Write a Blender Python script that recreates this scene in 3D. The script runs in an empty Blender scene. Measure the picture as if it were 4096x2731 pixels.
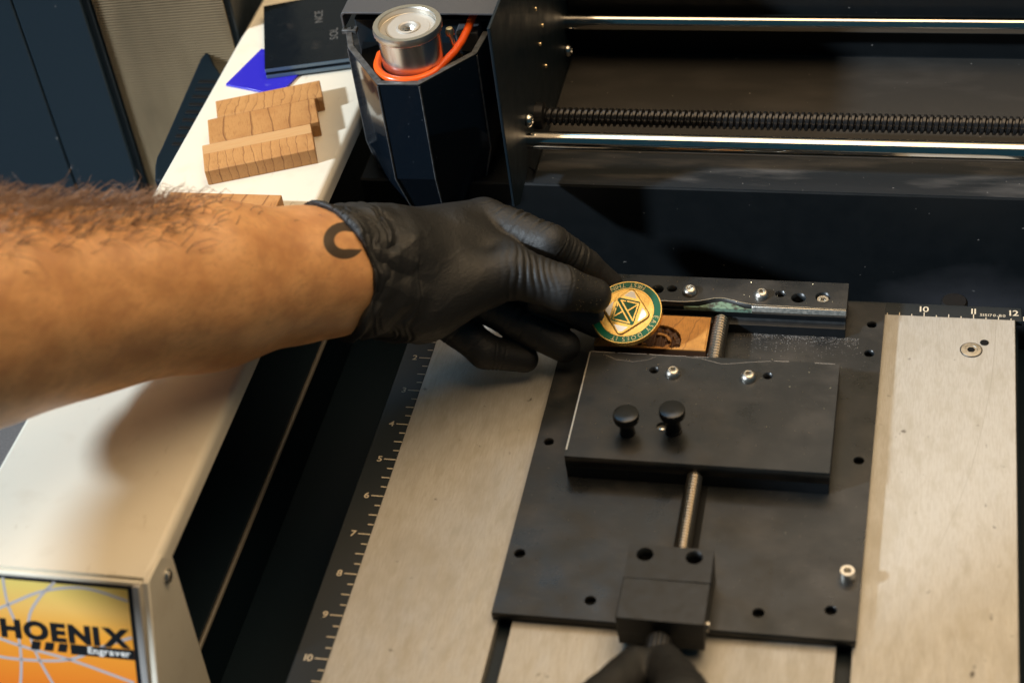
import bpy, bmesh, math, random
import numpy as np
from mathutils import Vector, Matrix, noise as mnoise

random.seed(7)
rng = np.random.default_rng(7)
S = 0.0254                      # everything is modelled in inches and turned into metres at the end
SC = bpy.context.scene
COL = SC.collection

# ------------------------------------------------------------------ camera
cam = bpy.data.cameras.new("camera")
cam_o = bpy.data.objects.new("camera", cam)
COL.objects.link(cam_o)
RX = (0.97357993, 0.19778614, -0.11411729)
RY = (-0.0495503, 0.67083611, 0.73994843)
RZ = (0.22290555, -0.7147444, 0.66291294)
cam_o.matrix_world = Matrix(((RX[0], RY[0], RZ[0], 9.97745508 * S), (RX[1], RY[1], RZ[1], -28.13247703 * S),
                             (RX[2], RY[2], RZ[2], 24.77527624 * S), (0, 0, 0, 1)))
cam.sensor_width = 36
cam.lens = 7009.7 / 4096 * 36
cam.clip_start, cam.clip_end = 0.02, 60
cam.dof.use_dof = True
cam.dof.focus_distance = 37.2 * S
cam.dof.aperture_fstop = 7.0
SC.camera = cam_o

# ------------------------------------------------------------------ world and lamps
w = bpy.data.worlds.new("World")
SC.world = w
w.use_nodes = True
w.node_tree.nodes["Background"].inputs[0].default_value = (0.12, 0.44, 0.64, 1)
w.node_tree.nodes["Background"].inputs[1].default_value = 0.085
SC.view_settings.view_transform = 'Standard'
SC.view_settings.look = 'None'
SC.view_settings.exposure = 0
SC.view_settings.gamma = 1


def lamp(name, loc, target, size, power, color, shape='DISK', size_y=None, spread=None):
    d = bpy.data.lights.new(name, 'AREA')
    d.shape, d.size, d.energy, d.color = shape, size, power, color
    if size_y:
        d.size_y = size_y
    if spread:
        d.spread = spread
    o = bpy.data.objects.new(name, d)
    COL.objects.link(o)
    o.location = Vector(loc) * S
    o.rotation_euler = (Vector(target) - Vector(loc)).to_track_quat('-Z', 'Y').to_euler()
    return o


SUN = Vector((-0.703, -0.445, 0.552))
lamp("window_lamp", Vector((-4, 3, 2.7)) + SUN * 280, (-2, -2, 1), 0.46, 820, (0.80, 0.91, 1.0))
lamp("ceiling_lamp", (26, 32, 72), (24, 22, 0), 1.8, 64, (1.0, 0.71, 0.41), 'RECTANGLE', 2.9)
lamp("teal_fill_lamp", (-14, 48, 60), (3, -5, 0), 0.85, 5.5, (0.20, 0.60, 1.0), 'RECTANGLE', 1.0)  # added blue fill, no real window; tints the black vise by reflection


# ------------------------------------------------------------------ materials
def mat(name, base, rough=0.5, metal=0.0, spec=0.5, var=None, bump=None, speck=None, coat=0.0, rvar=None, sss=0.0, aniso=0.0):
    """var=(colour2, scale, stretch(x,y,z), low, high)  bump=(scale, stretch, strength, dist)  speck=(colour, scale, threshold)"""
    m = bpy.data.materials.new(name)
    m.use_nodes = True
    nt = m.node_tree
    N, Lk = nt.nodes, nt.links
    b = N["Principled BSDF"]
    b.inputs["Base Color"].default_value = (*base, 1)
    b.inputs["Roughness"].default_value = rough
    b.inputs["Metallic"].default_value = metal
    b.inputs["Specular IOR Level"].default_value = spec
    b.inputs["Coat Weight"].default_value = coat
    b.inputs["Anisotropic"].default_value = aniso
    if sss:
        b.inputs["Subsurface Weight"].default_value = sss
        b.inputs["Subsurface Radius"].default_value = (0.006, 0.002, 0.001)
        b.inputs["Subsurface Scale"].default_value = 0.6
    tc = N.new("ShaderNodeTexCoord")

    def tex(scale, stretch=(1, 1, 1), detail=4, rough_=0.55, dist=0.0):
        mp = N.new("ShaderNodeMapping")
        mp.inputs["Scale"].default_value = tuple(s / S for s in stretch)
        Lk.new(tc.outputs["Object"], mp.inputs[0])
        n = N.new("ShaderNodeTexNoise")
        n.inputs["Scale"].default_value = scale
        n.inputs["Detail"].default_value = detail
        n.inputs["Roughness"].default_value = rough_
        n.inputs["Distortion"].default_value = dist
        Lk.new(mp.outputs[0], n.inputs["Vector"])
        return n

    def ramp(src, lo, hi):
        r = N.new("ShaderNodeMapRange")
        r.inputs[1].default_value, r.inputs[2].default_value = lo, hi
        Lk.new(src, r.inputs[0])
        return r.outputs[0]

    col = None
    for v in (var if isinstance(var, list) else [var] if var else []):
        c2, sc, st, lo, hi = v
        n = tex(sc, st)
        mx = N.new("ShaderNodeMix")
        mx.data_type = 'RGBA'
        if col is None:
            mx.inputs[6].default_value = (*base, 1)
        else:
            Lk.new(col, mx.inputs[6])
        mx.inputs[7].default_value = (*c2, 1)
        Lk.new(ramp(n.outputs[0], lo, hi), mx.inputs[0])
        col = mx.outputs[2]
    if speck:
        c2, sc, th = speck
        n = tex(sc, (1, 1, 1), 1)
        mx = N.new("ShaderNodeMix")
        mx.data_type = 'RGBA'
        if col is None:
            mx.inputs[6].default_value = (*base, 1)
        else:
            Lk.new(col, mx.inputs[6])
        mx.inputs[7].default_value = (*c2, 1)
        Lk.new(ramp(n.outputs[0], th, th + 0.03), mx.inputs[0])
        col = mx.outputs[2]
    if col is not None:
        Lk.new(col, b.inputs["Base Color"])
    if rvar:
        sc, st, lo, hi = rvar
        n = tex(sc, st)
        r = N.new("ShaderNodeMapRange")
        r.inputs[1].default_value, r.inputs[2].default_value = 0.3, 0.7
        r.inputs[3].default_value, r.inputs[4].default_value = lo, hi
        Lk.new(n.outputs[0], r.inputs[0])
        Lk.new(r.outputs[0], b.inputs["Roughness"])
    if bump:
        sc, st, strength, dist = bump
        n = tex(sc, st, 5, 0.6)
        bp = N.new("ShaderNodeBump")
        bp.inputs["Strength"].default_value = strength
        bp.inputs["Distance"].default_value = dist * S
        Lk.new(n.outputs[0], bp.inputs["Height"])
        Lk.new(bp.outputs[0], b.inputs["Normal"])
    m["tex"] = 1
    return m


def M_wood(name, light, dark, linec, seed, dirx=True, depth_burn=False):
    m = mat(name, light, 0.62, var=[(dark, 1.6, (1, 1.4, 1), 0.45, 0.8), (linec, 5, (3.2, 0.5, 1), 0.60, 0.85), (dark, 18, (2.5, 0.35, 1), 0.5, 0.75)], bump=(60, (1, 0.3, 1), 0.35, 0.01))
    nt = m.node_tree
    N, Lk = nt.nodes, nt.links
    b = N["Principled BSDF"]
    src = b.inputs["Base Color"].links[0].from_socket
    tc = N.new("ShaderNodeTexCoord")
    mp = N.new("ShaderNodeMapping")
    mp.inputs["Scale"].default_value = (1 / S, 0.55 / S, 0.3 / S)
    mp.inputs["Location"].default_value = (seed * 3.7, seed * 1.3, 0)
    mp.inputs["Rotation"].default_value = (0, 0, 0.25 + 0.22 * math.sin(seed * 5))
    Lk.new(tc.outputs["Object"], mp.inputs[0])
    wv = N.new("ShaderNodeTexWave")
    wv.wave_profile = 'SAW'
    wv.inputs["Scale"].default_value = 1.15 + 0.5 * math.sin(seed * 2.1)
    wv.inputs["Distortion"].default_value = 4.6 + 2.2 * math.sin(seed * 3.3)
    wv.inputs["Detail"].default_value = 3
    wv.inputs["Detail Scale"].default_value = 1.2 + 0.5 * math.sin(seed * 1.7)
    wv.inputs["Detail Roughness"].default_value = 0.6
    Lk.new(mp.outputs[0], wv.inputs[0])
    r = N.new("ShaderNodeValToRGB")
    r.color_ramp.elements[0].position, r.color_ramp.elements[0].color = 0.0, (0.95, 0.95, 0.95, 1)
    r.color_ramp.elements[1].position, r.color_ramp.elements[1].color = 0.11, (0, 0, 0, 1)
    e = r.color_ramp.elements.new(0.94)
    e.color = (0.1, 0.1, 0.1, 1)
    Lk.new(wv.outputs[1], r.inputs[0])
    mx = N.new("ShaderNodeMix")
    mx.data_type = 'RGBA'
    Lk.new(r.outputs[0], mx.inputs[0])
    Lk.new(src, mx.inputs[6])
    mx.inputs[7].default_value = (*linec, 1)
    out = mx.outputs[2]
    if depth_burn:
        sp = N.new("ShaderNodeSeparateXYZ")
        Lk.new(tc.outputs["Object"], sp.inputs[0])
        mr = N.new("ShaderNodeMapRange")
        mr.inputs[1].default_value, mr.inputs[2].default_value = (0.39 - 0.012) * S, (0.39 - 0.05) * S
        Lk.new(sp.outputs[2], mr.inputs[0])
        m2 = N.new("ShaderNodeMix")
        m2.data_type = 'RGBA'
        Lk.new(mr.outputs[0], m2.inputs[0])
        Lk.new(out, m2.inputs[6])
        m2.inputs[7].default_value = (0.07, 0.028, 0.010, 1)
        out = m2.outputs[2]
    Lk.new(out, b.inputs["Base Color"])
    return m


M = {}
M['anodized'] = mat("black_anodized", (0.010, 0.012, 0.014), 0.36, 0.0, 0.55, var=[((0.038, 0.036, 0.034), 0.9, (1, 1.4, 1), 0.45, 0.72), ((0.05, 0.047, 0.043), 26, (0.12, 2.5, 1), 0.64, 0.72), ((0.006, 0.010, 0.013), 0.6, (1, 1, 1), 0.5, 0.7)], rvar=(1.3, (1, 1, 1), 0.24, 0.50), speck=((0.16, 0.14, 0.11), 26, 0.775),
                    bump=(220, (1, 1, 1), 0.05, 0.004))
M['anodized_plain'] = mat("black_anodized_plain", (0.008, 0.010, 0.012), 0.42, 0.0, 0.5, rvar=(5, (1, 1, 1), 0.34, 0.48))
M['black_paint'] = mat("black_powder_paint", (0.006, 0.013, 0.019), 0.45, 0.0, 0.32, rvar=(2, (1, 1, 1), 0.36, 0.5), bump=(90, (1, 1, 1), 0.08, 0.006),
                       speck=((0.15, 0.14, 0.13), 9, 0.79))
M['dusty_black'] = mat("dusty_black_paint", (0.012, 0.016, 0.020), 0.45, 0.0, 0.5, var=[((0.085, 0.082, 0.08), 1.1, (0.4, 2.2, 2), 0.5, 0.72)],
                       speck=((0.3, 0.28, 0.26), 16, 0.76))
M['tray'] = mat("matte_black_tray", (0.003, 0.010, 0.017), 0.6, 0.0, 0.15)
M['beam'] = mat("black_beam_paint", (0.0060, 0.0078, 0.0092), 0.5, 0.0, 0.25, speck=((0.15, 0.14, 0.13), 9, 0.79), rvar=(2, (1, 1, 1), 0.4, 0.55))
M['fold'] = mat("lit_tray_fold", (0.16, 0.145, 0.12), 0.4, 0.0, 0.5)  # highlight along the fold put into its pale colour
M['scuff'] = mat("faint_bed_scuff", (0.36, 0.34, 0.30), 0.5, 0.3)
M['dull_floor'] = mat("lit_dusty_recess_floor", (0.030, 0.028, 0.025), 0.55, 0.0, 0.35, var=[((0.055, 0.050, 0.045), 0.8, (0.5, 1.3, 1), 0.5, 0.8)], speck=((0.25, 0.23, 0.2), 9, 0.785))  # light on the recess floor put into its base colour; mottling is dust
M['knob_black'] = mat("turned_black_knob", (0.022, 0.024, 0.027), 0.20, 0.5, 0.6, bump=(60, (0.3, 0.3, 0.3), 0.05, 0.002))
M['pit'] = mat("dark_pit", (0.004, 0.005, 0.006), 0.6, 0.0, 0.2)
M['gloss_black'] = mat("smoky_gloss_plastic", (0.006, 0.010, 0.016), 0.07, 0.0, 0.6, speck=((0.22, 0.24, 0.27), 22, 0.79), rvar=(6, (1, 1, 1), 0.05, 0.12))
M['plastic_edge'] = mat("sawn_plastic_edge", (0.085, 0.088, 0.09), 0.5, 0.0, 0.5, var=[((0.03, 0.03, 0.03), 9, (1, 1, 1), 0.4, 0.7)])
M['matte_sheet'] = mat("grey_powdered_sheet", (0.075, 0.075, 0.08), 0.5, 0.15, 0.5, var=[((0.12, 0.12, 0.12), 60, (1, 1, 1), 0.5, 0.75)], bump=(150, (1, 1, 1), 0.3, 0.006))
M['bed'] = mat("brushed_aluminium", (0.52, 0.51, 0.48), 0.46, 0.40, 0.5,
               var=[((0.44, 0.42, 0.38), 9, (6, 0.5, 1), 0.42, 0.72), ((0.42, 0.40, 0.35), 2.2, (2.2, 0.8, 1), 0.5, 0.8), ((0.40, 0.37, 0.31), 0.9, (1, 0.7, 1), 0.50, 0.85), ((0.09, 0.08, 0.07), 2.6, (1.3, 1, 1), 0.69, 0.77)],
               rvar=(3, (2, 0.4, 1), 0.38, 0.52), bump=(22, (7, 0.30, 1), 0.40, 0.006), aniso=0.4)
M['steel'] = mat("bright_steel", (0.72, 0.69, 0.63), 0.24, 1.0)
M['steel_satin'] = mat("satin_steel", (0.66, 0.63, 0.57), 0.36, 1.0, rvar=(20, (1, 1, 1), 0.3, 0.42))
M['chrome'] = mat("polished_rod_steel", (0.80, 0.77, 0.72), 0.10, 1.0, rvar=(14, (0.3, 2, 2), 0.06, 0.16))
M['turned'] = mat("turned_steel", (0.62, 0.60, 0.57), 0.27, 1.0, bump=(60, (0.15, 0.15, 6), 0.12, 0.003))
M['blasted'] = mat("bead_blasted_steel", (0.52, 0.50, 0.46), 0.58, 0.5, bump=(90, (1, 1, 1), 0.2, 0.004))
M['screw_black'] = mat("black_oxide_steel", (0.045, 0.045, 0.047), 0.30, 0.75)
M['thread'] = mat("zinc_threaded_steel", (0.52, 0.47, 0.40), 0.32, 1.0)
M['belt'] = mat("orange_polyurethane", (0.98, 0.12, 0.012), 0.28, 0.0, 0.5, sss=0.25)
M['cover'] = mat("cream_machine_paint", (0.80, 0.75, 0.63), 0.42, 0.0, 0.5, bump=(70, (1, 1, 1), 0.16, 0.006), var=[((0.73, 0.67, 0.55), 1.4, (1, 1, 1), 0.55, 0.8), ((0.66, 0.60, 0.48), 3.2, (1.6, 0.7, 1), 0.66, 0.78)])
M['ruler'] = mat("black_ruler_anodize", (0.012, 0.018, 0.023), 0.42, 0.0, 0.5, speck=((0.2, 0.19, 0.17), 16, 0.79))
M['print'] = mat("pale_ruler_print", (0.68, 0.60, 0.46), 0.6)
M['gold'] = mat("gold_plating", (0.88, 0.60, 0.19), 0.36, 1.0, rvar=(20, (1, 1, 1), 0.24, 0.36))
M['gold_field'] = mat("gold_hammered_field", (0.86, 0.58, 0.18), 0.46, 1.0, bump=(26, (1, 1, 1), 0.9, 0.02))
M['gold_print'] = mat("pale_gold_relief", (0.90, 0.70, 0.34), 0.4, 0.35)
M['gap_shade'] = mat("dark_gap_shade", (0.13, 0.065, 0.02), 0.5, 0.6)
M['enamel_green'] = mat("green_enamel", (0.002, 0.095, 0.052), 0.3, 0.0, 0.3)
M['enamel_white'] = mat("white_enamel", (0.82, 0.80, 0.78), 0.35, 0.0, 0.5)
M['glove'] = mat("black_nitrile", (0.015, 0.0155, 0.016), 0.50, 0.0, 0.5, bump=(11, (1, 1, 2.2), 0.42, 0.030), rvar=(4, (1, 1, 1), 0.52, 0.64))
M['shirt'] = mat("dark_cotton", (0.03, 0.032, 0.038), 0.9)
M['hair'] = mat("arm_hair_brown", (0.24, 0.13, 0.07), 0.35, 0.0, 0.6)
M['blue'] = mat("blue_acrylic", (0.03, 0.025, 0.52), 0.22, 0.0, 0.5, var=[((0.10, 0.10, 0.6), 4, (1, 1, 1), 0.62, 0.8)])
M['black_acrylic'] = mat("black_acrylic", (0.005, 0.008, 0.012), 0.12, 0.0, 0.2, var=[((0.05, 0.045, 0.042), 1.2, (1, 1, 1), 0.62, 0.8)], rvar=(3, (1, 1, 1), 0.08, 0.3))
M['acrylic_edge'] = mat("pale_acrylic_edge", (0.10, 0.16, 0.22), 0.25, 0.0, 0.6)
M['faint_print'] = mat("faint_engraved_print", (0.11, 0.11, 0.11), 0.5)
M['grille'] = mat("tan_grille_cloth", (0.33, 0.25, 0.15), 0.7, 0.0, 0.3, var=[((0.20, 0.15, 0.09), 0.5, (1, 1, 0.3), 0.4, 0.65)])
M['cabinet'] = mat("dark_blue_cabinet_paint", (0.008, 0.020, 0.031), 0.45, 0.0, 0.45, speck=((0.2, 0.2, 0.2), 5, 0.79))
M['desk'] = mat("grey_desk_laminate", (0.085, 0.09, 0.10), 0.6, 0.0, 0.4, var=[((0.13, 0.135, 0.15), 22, (1, 1, 1), 0.45, 0.65)])
M['wall'] = mat("olive_wall_paint", (0.30, 0.26, 0.17), 0.8)
M['felt'] = mat("green_oxide_residue", (0.16, 0.26, 0.19), 0.8, var=[((0.05, 0.05, 0.04), 10, (1, 1, 1), 0.45, 0.65)])
M['brass'] = mat("brass_shavings", (0.85, 0.66, 0.38), 0.3, 1.0)
M['dust'] = mat("pale_grey_dust", (0.44, 0.40, 0.36), 0.6, 0.4)
M['sticker_black'] = mat("black_print", (0.006, 0.007, 0.009), 0.4)
M['sticker_white'] = mat("white_print", (0.85, 0.83, 0.80), 0.4)
M['sticker_grey'] = mat("grey_line_print", (0.46, 0.43, 0.44), 0.4)
M['sticker_edge'] = mat("silver_panel_edge", (0.60, 0.58, 0.56), 0.35, 0.5)
M['wood1'] = M_wood("cedar_a", (0.53, 0.28, 0.10), (0.41, 0.19, 0.06), (0.13, 0.04, 0.012), 1)
M['wood2'] = M_wood("cedar_b", (0.49, 0.255, 0.088), (0.38, 0.17, 0.052), (0.12, 0.036, 0.01), 2.3)
M['wood3'] = M_wood("cedar_c", (0.52, 0.275, 0.098), (0.41, 0.19, 0.058), (0.13, 0.042, 0.013), 3.9)
M['wood4'] = M_wood("cedar_d", (0.54, 0.27, 0.095), (0.45, 0.20, 0.06), (0.15, 0.05, 0.016), 5.1)
M['wood_smooth'] = mat("cedar_smooth", (0.56, 0.34, 0.155), 0.6, var=[((0.55, 0.31, 0.13), 6, (0.3, 3, 1), 0.4, 0.7)])
M['wood_carved'] = M_wood("cedar_carved", (0.64, 0.30, 0.065), (0.40, 0.18, 0.04), (0.28, 0.115, 0.03), 7.7, depth_burn=True)


# ------------------------------------------------------------------ mesh helpers
class MB:
    def __init__(s):
        s.v, s.f = [], []

    def add(s, vs, fs):
        o = len(s.v)
        s.v += [tuple(p) for p in vs]
        s.f += [tuple(i + o for i in f) for f in fs]
        return s

    def box(s, x0, x1, y0, y1, z0, z1, rot=None, at=(0, 0, 0)):
        vs = [(x, y, z) for z in (z0, z1) for y in (y0, y1) for x in (x0, x1)]
        if rot is not None:
            vs = [tuple(rot @ Vector(p) + Vector(at)) for p in vs]
        return s.add(vs, [(0, 2, 3, 1), (4, 5, 7, 6), (0, 1, 5, 4), (2, 6, 7, 3), (0, 4, 6, 2), (1, 3, 7, 5)])

    def prism(s, pts, a0, a1, axis='z'):
        n = len(pts)
        put = {'z': lambda p, a: (p[0], p[1], a), 'x': lambda p, a: (a, p[0], p[1]), 'y': lambda p, a: (p[0], a, p[1])}[axis]
        area = sum(pts[i][0] * pts[(i + 1) % n][1] - pts[(i + 1) % n][0] * pts[i][1] for i in range(n))
        if (area < 0) != (axis == 'y'):
            pts = pts[::-1]
        vs = [put(p, a0) for p in pts] + [put(p, a1) for p in pts]
        fs = [tuple(range(n - 1, -1, -1)), tuple(range(n, 2 * n))] + [(i, (i + 1) % n, n + (i + 1) % n, n + i) for i in range(n)]
        return s.add(vs, fs)

    def lathe(s, prof, origin=(0, 0, 0), axis=(0, 0, 1), segs=28, hexpts=(), caps=True, rmod=None):
        q = Vector((0, 0, 1)).rotation_difference(Vector(axis))
        vs = []
        for k, (r, h) in enumerate(prof):
            for i in range(segs):
                a = 2 * math.pi * i / segs
                rr = r
                if k in hexpts:
                    rr = r * math.cos(math.pi / 6) / math.cos((a % (math.pi / 3)) - math.pi / 6)
                if rmod:
                    rr = rmod(k, i, r)
                vs.append(q @ Vector((rr * math.cos(a), rr * math.sin(a), h)) + Vector(origin))
        fs = []
        for k in range(len(prof) - 1):
            for i in range(segs):
                j = (i + 1) % segs
                fs.append((k * segs + i, k * segs + j, (k + 1) * segs + j, (k + 1) * segs + i))
        if caps:
            fs.append(tuple(range(segs - 1, -1, -1)))
            fs.append(tuple((len(prof) - 1) * segs + i for i in range(segs)))
        return s.add(vs, fs)

    def tube(s, pts, rad, segs=10, caps=True):
        pts = [Vector(p) for p in pts]
        n = len(pts)
        rad = rad if isinstance(rad, (list, tuple)) else [rad] * n
        vs = []
        ref = None
        for i, p in enumerate(pts):
            t = (pts[min(i + 1, n - 1)] - pts[max(i - 1, 0)]).normalized()
            if ref is None:
                ref = t.orthogonal().normalized()
            ref = (ref - t * ref.dot(t)).normalized()
            b = t.cross(ref)
            for k in range(segs):
                a = 2 * math.pi * k / segs
                vs.append(p + (ref * math.cos(a) + b * math.sin(a)) * rad[i])
        fs = [(i * segs + k, i * segs + (k + 1) % segs, (i + 1) * segs + (k + 1) % segs, (i + 1) * segs + k) for i in range(n - 1) for k in range(segs)]
        if caps:
            fs += [tuple(range(segs - 1, -1, -1)), tuple((n - 1) * segs + k for k in range(segs))]
        return s.add(vs, fs)

    def ribbon(s, pts, width, z_up=(0, 0, 1), thick=0.004):
        pts = [Vector(p) for p in pts]
        up = Vector(z_up)
        vs = []
        for i, p in enumerate(pts):
            t = (pts[min(i + 1, len(pts) - 1)] - pts[max(i - 1, 0)]).normalized()
            side = t.cross(up).normalized() * width / 2
            vs += [p - side, p + side, p + side + up * thick, p - side + up * thick]
        fs = []
        for i in range(len(pts) - 1):
            a, b = i * 4, i * 4 + 4
            fs += [(a, a + 1, b + 1, b), (a + 1, a + 2, b + 2, b + 1), (a + 2, a + 3, b + 3, b + 2), (a + 3, a, b, b + 3)]
        fs += [(0, 3, 2, 1), tuple(len(vs) - 4 + i for i in range(4))]
        return s.add(vs, fs)

    def mesh(s, name):
        me = bpy.data.meshes.new(name)
        me.from_pydata(s.v, [], s.f)
        me.update()
        return me


def wloc(p):
    l = Vector((0, 0, 0))
    while p is not None:
        l += p.location
        p = p.parent
    return l


def link(name, me, m, parent=None, bevel=0.0, segs=2, smooth=35, local=False, fixn=False):
    """One mesh object. Vertices are given in world inches unless local."""
    if fixn:
        bm = bmesh.new()
        bm.from_mesh(me)
        bmesh.ops.recalc_face_normals(bm, faces=bm.faces)
        bm.to_mesh(me)
        bm.free()
    if parent is not None and not local:
        me.transform(Matrix.Translation(-wloc(parent)))
    if m is not None:
        me.materials.append(m)
    if smooth is not None:
        me.polygons.foreach_set("use_smooth", [True] * len(me.polygons))
        me.set_sharp_from_angle(angle=math.radians(smooth))
    o = bpy.data.objects.new(name, me)
    COL.objects.link(o)
    if parent is not None:
        o.parent = parent
    if bevel:
        b = o.modifiers.new("bevel", 'BEVEL')
        b.width, b.segments, b.limit_method, b.angle_limit = bevel, segs, 'ANGLE', math.radians(50)
        b.harden_normals = False
    return o


def obj(name, mb, m, parent=None, **k):
    return link(name, mb.mesh(name), m, parent, **k)


def tag(o, label, cat, group=None):
    o["label"], o["category"] = label, cat
    if group:
        o["group"] = group
    return o


def thing(name, label, cat, loc, group=None, rot=None):
    o = bpy.data.objects.new(name, None)
    o.empty_display_size = 0.01
    COL.objects.link(o)
    o.location = loc
    if rot is not None:
        o.rotation_euler = rot
    return tag(o, label, cat, group)


def struct(name, mb, m, **k):
    o = obj(name, mb, m, **k)
    o["kind"] = "structure"
    return o


def dup(o, loc, parent, name=None):
    c = o.copy()
    COL.objects.link(c)
    c.parent = parent
    c.location = loc
    return c


def from_curve(cu):
    t = bpy.data.objects.new("tmp", cu)
    COL.objects.link(t)
    dg = bpy.context.evaluated_depsgraph_get()
    me = bpy.data.meshes.new_from_object(t.evaluated_get(dg))
    bpy.data.objects.remove(t)
    bpy.data.curves.remove(cu)
    return me


def holed(pts, holes, z0, z1):
    """A plate of outline pts with real round holes (x, y, r)."""
    cu = bpy.data.curves.new("c", 'CURVE')
    cu.dimensions, cu.fill_mode = '2D', 'BOTH'
    loops = [list(pts)] + [[(x + r * math.cos(2 * math.pi * i / 24), y + r * math.sin(2 * math.pi * i / 24)) for i in range(24)] for x, y, r in holes]
    for lp in loops:
        sp = cu.splines.new('POLY')
        sp.points.add(len(lp) - 1)
        for q, p in zip(sp.points, lp):
            q.co = (p[0], p[1], 0, 1)
        sp.use_cyclic_u = True
    cu.extrude = (z1 - z0) / 2
    me = from_curve(cu)
    bm = bmesh.new()
    bm.from_mesh(me)
    bmesh.ops.remove_doubles(bm, verts=bm.verts, dist=1e-4)
    bmesh.ops.translate(bm, verts=bm.verts, vec=(0, 0, (z0 + z1) / 2))
    bmesh.ops.recalc_face_normals(bm, faces=bm.faces)
    bm.to_mesh(me)
    bm.free()
    return me


GL = {}


def glyph(ch, bold=0.0):
    if (ch, bold) not in GL:
        cu = bpy.data.curves.new("t", 'FONT')
        cu.body, cu.size, cu.extrude, cu.offset = ch, 1.0, 0.5, bold
        cu.resolution_u = 4
        me = from_curve(cu)
        vs = np.array([v.co[:] for v in me.vertices])
        fs = [tuple(p.vertices) for p in me.polygons]
        x0, x1 = vs[:, 0].min(), vs[:, 0].max()
        GL[(ch, bold)] = (vs - (x0, 0, 0), fs, x1 - x0)
        bpy.data.meshes.remove(me)
    return GL[(ch, bold)]


def text(mb, s, place, h, thick, gap=0.11, wide=1.0, bold=0.0, align='c', arc=None):
    """Lays string s; place(x, y, z) maps text plane inches (x along, y up, z out) to a point. Capital height h."""
    k = h / 0.70
    ws = [0.30 if c == ' ' else glyph(c, bold)[2] for c in s]
    tot = (sum(ws) + gap * (len(s) - 1)) * k * wide
    x = -tot / 2 if align == 'c' else -tot if align == 'r' else 0.0
    for c, wd in zip(s, ws):
        if c != ' ':
            vs, fs, _ = glyph(c, bold)
            if arc:
                xc = x + wd * k * wide / 2
                mb.add([place(xc, (v[0] - wd / 2) * k * wide, v[1] * k, (v[2] + 0.5) * thick) for v in vs], fs)
            else:
                mb.add([place(x + v[0] * k * wide, v[1] * k, (v[2] + 0.5) * thick) for v in vs], fs)
        x += (wd + gap) * k * wide
    return mb


# ------------------------------------------------------------------ implicit bodies (numpy signed distance + surface nets)
def cap(P, a, b, ra, rb):
    a, b = np.asarray(a, np.float32), np.asarray(b, np.float32)
    ba = b - a
    h = np.clip(((P - a) @ ba) / float(ba @ ba), 0, 1)
    q = P - a - h[..., None] * ba
    return np.sqrt((q * q).sum(-1)) - (ra + (rb - ra) * h)


def smin(a, b, k):
    h = np.clip(0.5 + 0.5 * (b - a) / k, 0, 1)
    return b + (a - b) * h - k * h * (1 - h)


def nets(f, lo, hi, h):
    lo = np.array(lo, np.float32)
    n = np.ceil((np.array(hi) - lo) / h).astype(int) + 1
    ax_ = [lo[i] + h * np.arange(n[i], dtype=np.float32) for i in range(3)]
    K4 = 4
    nc = (n + K4 - 1) // K4
    Pc = np.stack(np.meshgrid(*[lo[i] + h * (K4 * np.arange(nc[i], dtype=np.float32) + (K4 - 1) / 2) for i in range(3)], indexing='ij'), -1)
    Vc = f(Pc)
    V = np.repeat(np.repeat(np.repeat(Vc, K4, 0), K4, 1), K4, 2)[:n[0], :n[1], :n[2]].astype(np.float32).copy()
    near = np.argwhere(np.abs(V) < h * K4 * 1.6)
    for i0 in range(0, len(near), 400000):
        q = near[i0:i0 + 400000]
        V[tuple(q.T)] = f(np.stack([ax_[k][q[:, k]] for k in range(3)], 1))
    ins = V < 0
    cs = [(dx, dy, dz) for dx in (0, 1) for dy in (0, 1) for dz in (0, 1)]
    sl = lambda A, d: A[d[0]:n[0] - 1 + d[0], d[1]:n[1] - 1 + d[1], d[2]:n[2] - 1 + d[2]]
    cnt = sum(sl(ins, d).astype(np.int8) for d in cs)
    act = np.argwhere((cnt > 0) & (cnt < 8))
    idx = -np.ones(n - 1, np.int64)
    idx[tuple(act.T)] = np.arange(len(act))
    cv = np.stack([V[act[:, 0] + d[0], act[:, 1] + d[1], act[:, 2] + d[2]] for d in cs], 1)
    acc, num = np.zeros((len(act), 3)), np.zeros(len(act))
    for i in range(8):
        for j in range(i + 1, 8):
            di, dj = np.array(cs[i]), np.array(cs[j])
            if abs(di - dj).sum() != 1:
                continue
            a, b = cv[:, i], cv[:, j]
            mk = (a < 0) != (b < 0)
            t = np.where(mk, a / np.where(a == b, 1, a - b), 0)
            acc += np.where(mk[:, None], di + t[:, None] * (dj - di), 0)
            num += mk
    verts = lo + h * (act + acc / num[:, None])
    faces = []
    for ax in range(3):
        o1, o2 = [(1, 2), (2, 0), (0, 1)][ax]
        A = np.take(ins, range(n[ax] - 1), ax)
        B = np.take(ins, range(1, n[ax]), ax)
        e = np.argwhere(A != B)
        ok = (e[:, o1] > 0) & (e[:, o2] > 0) & (e[:, o1] < n[o1] - 1) & (e[:, o2] < n[o2] - 1)
        e = e[ok]
        flip = ~A[tuple(e.T)]
        c = []
        for u, v in ((1, 1), (0, 1), (0, 0), (1, 0)):
            g = e.copy()
            g[:, o1] -= u
            g[:, o2] -= v
            c.append(idx[tuple(g.T)])
        q = np.stack(c, 1)
        q[flip] = q[flip][:, ::-1]
        faces.append(q)
    return verts, np.concatenate(faces)


def grad(f, V, e=0.02):
    V = V.astype(np.float32)
    g = np.stack([f(V + np.eye(3, dtype=np.float32)[i] * e) - f(V - np.eye(3, dtype=np.float32)[i] * e) for i in range(3)], 1)
    return g / (np.linalg.norm(g, axis=1, keepdims=True) + 1e-9)


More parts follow.
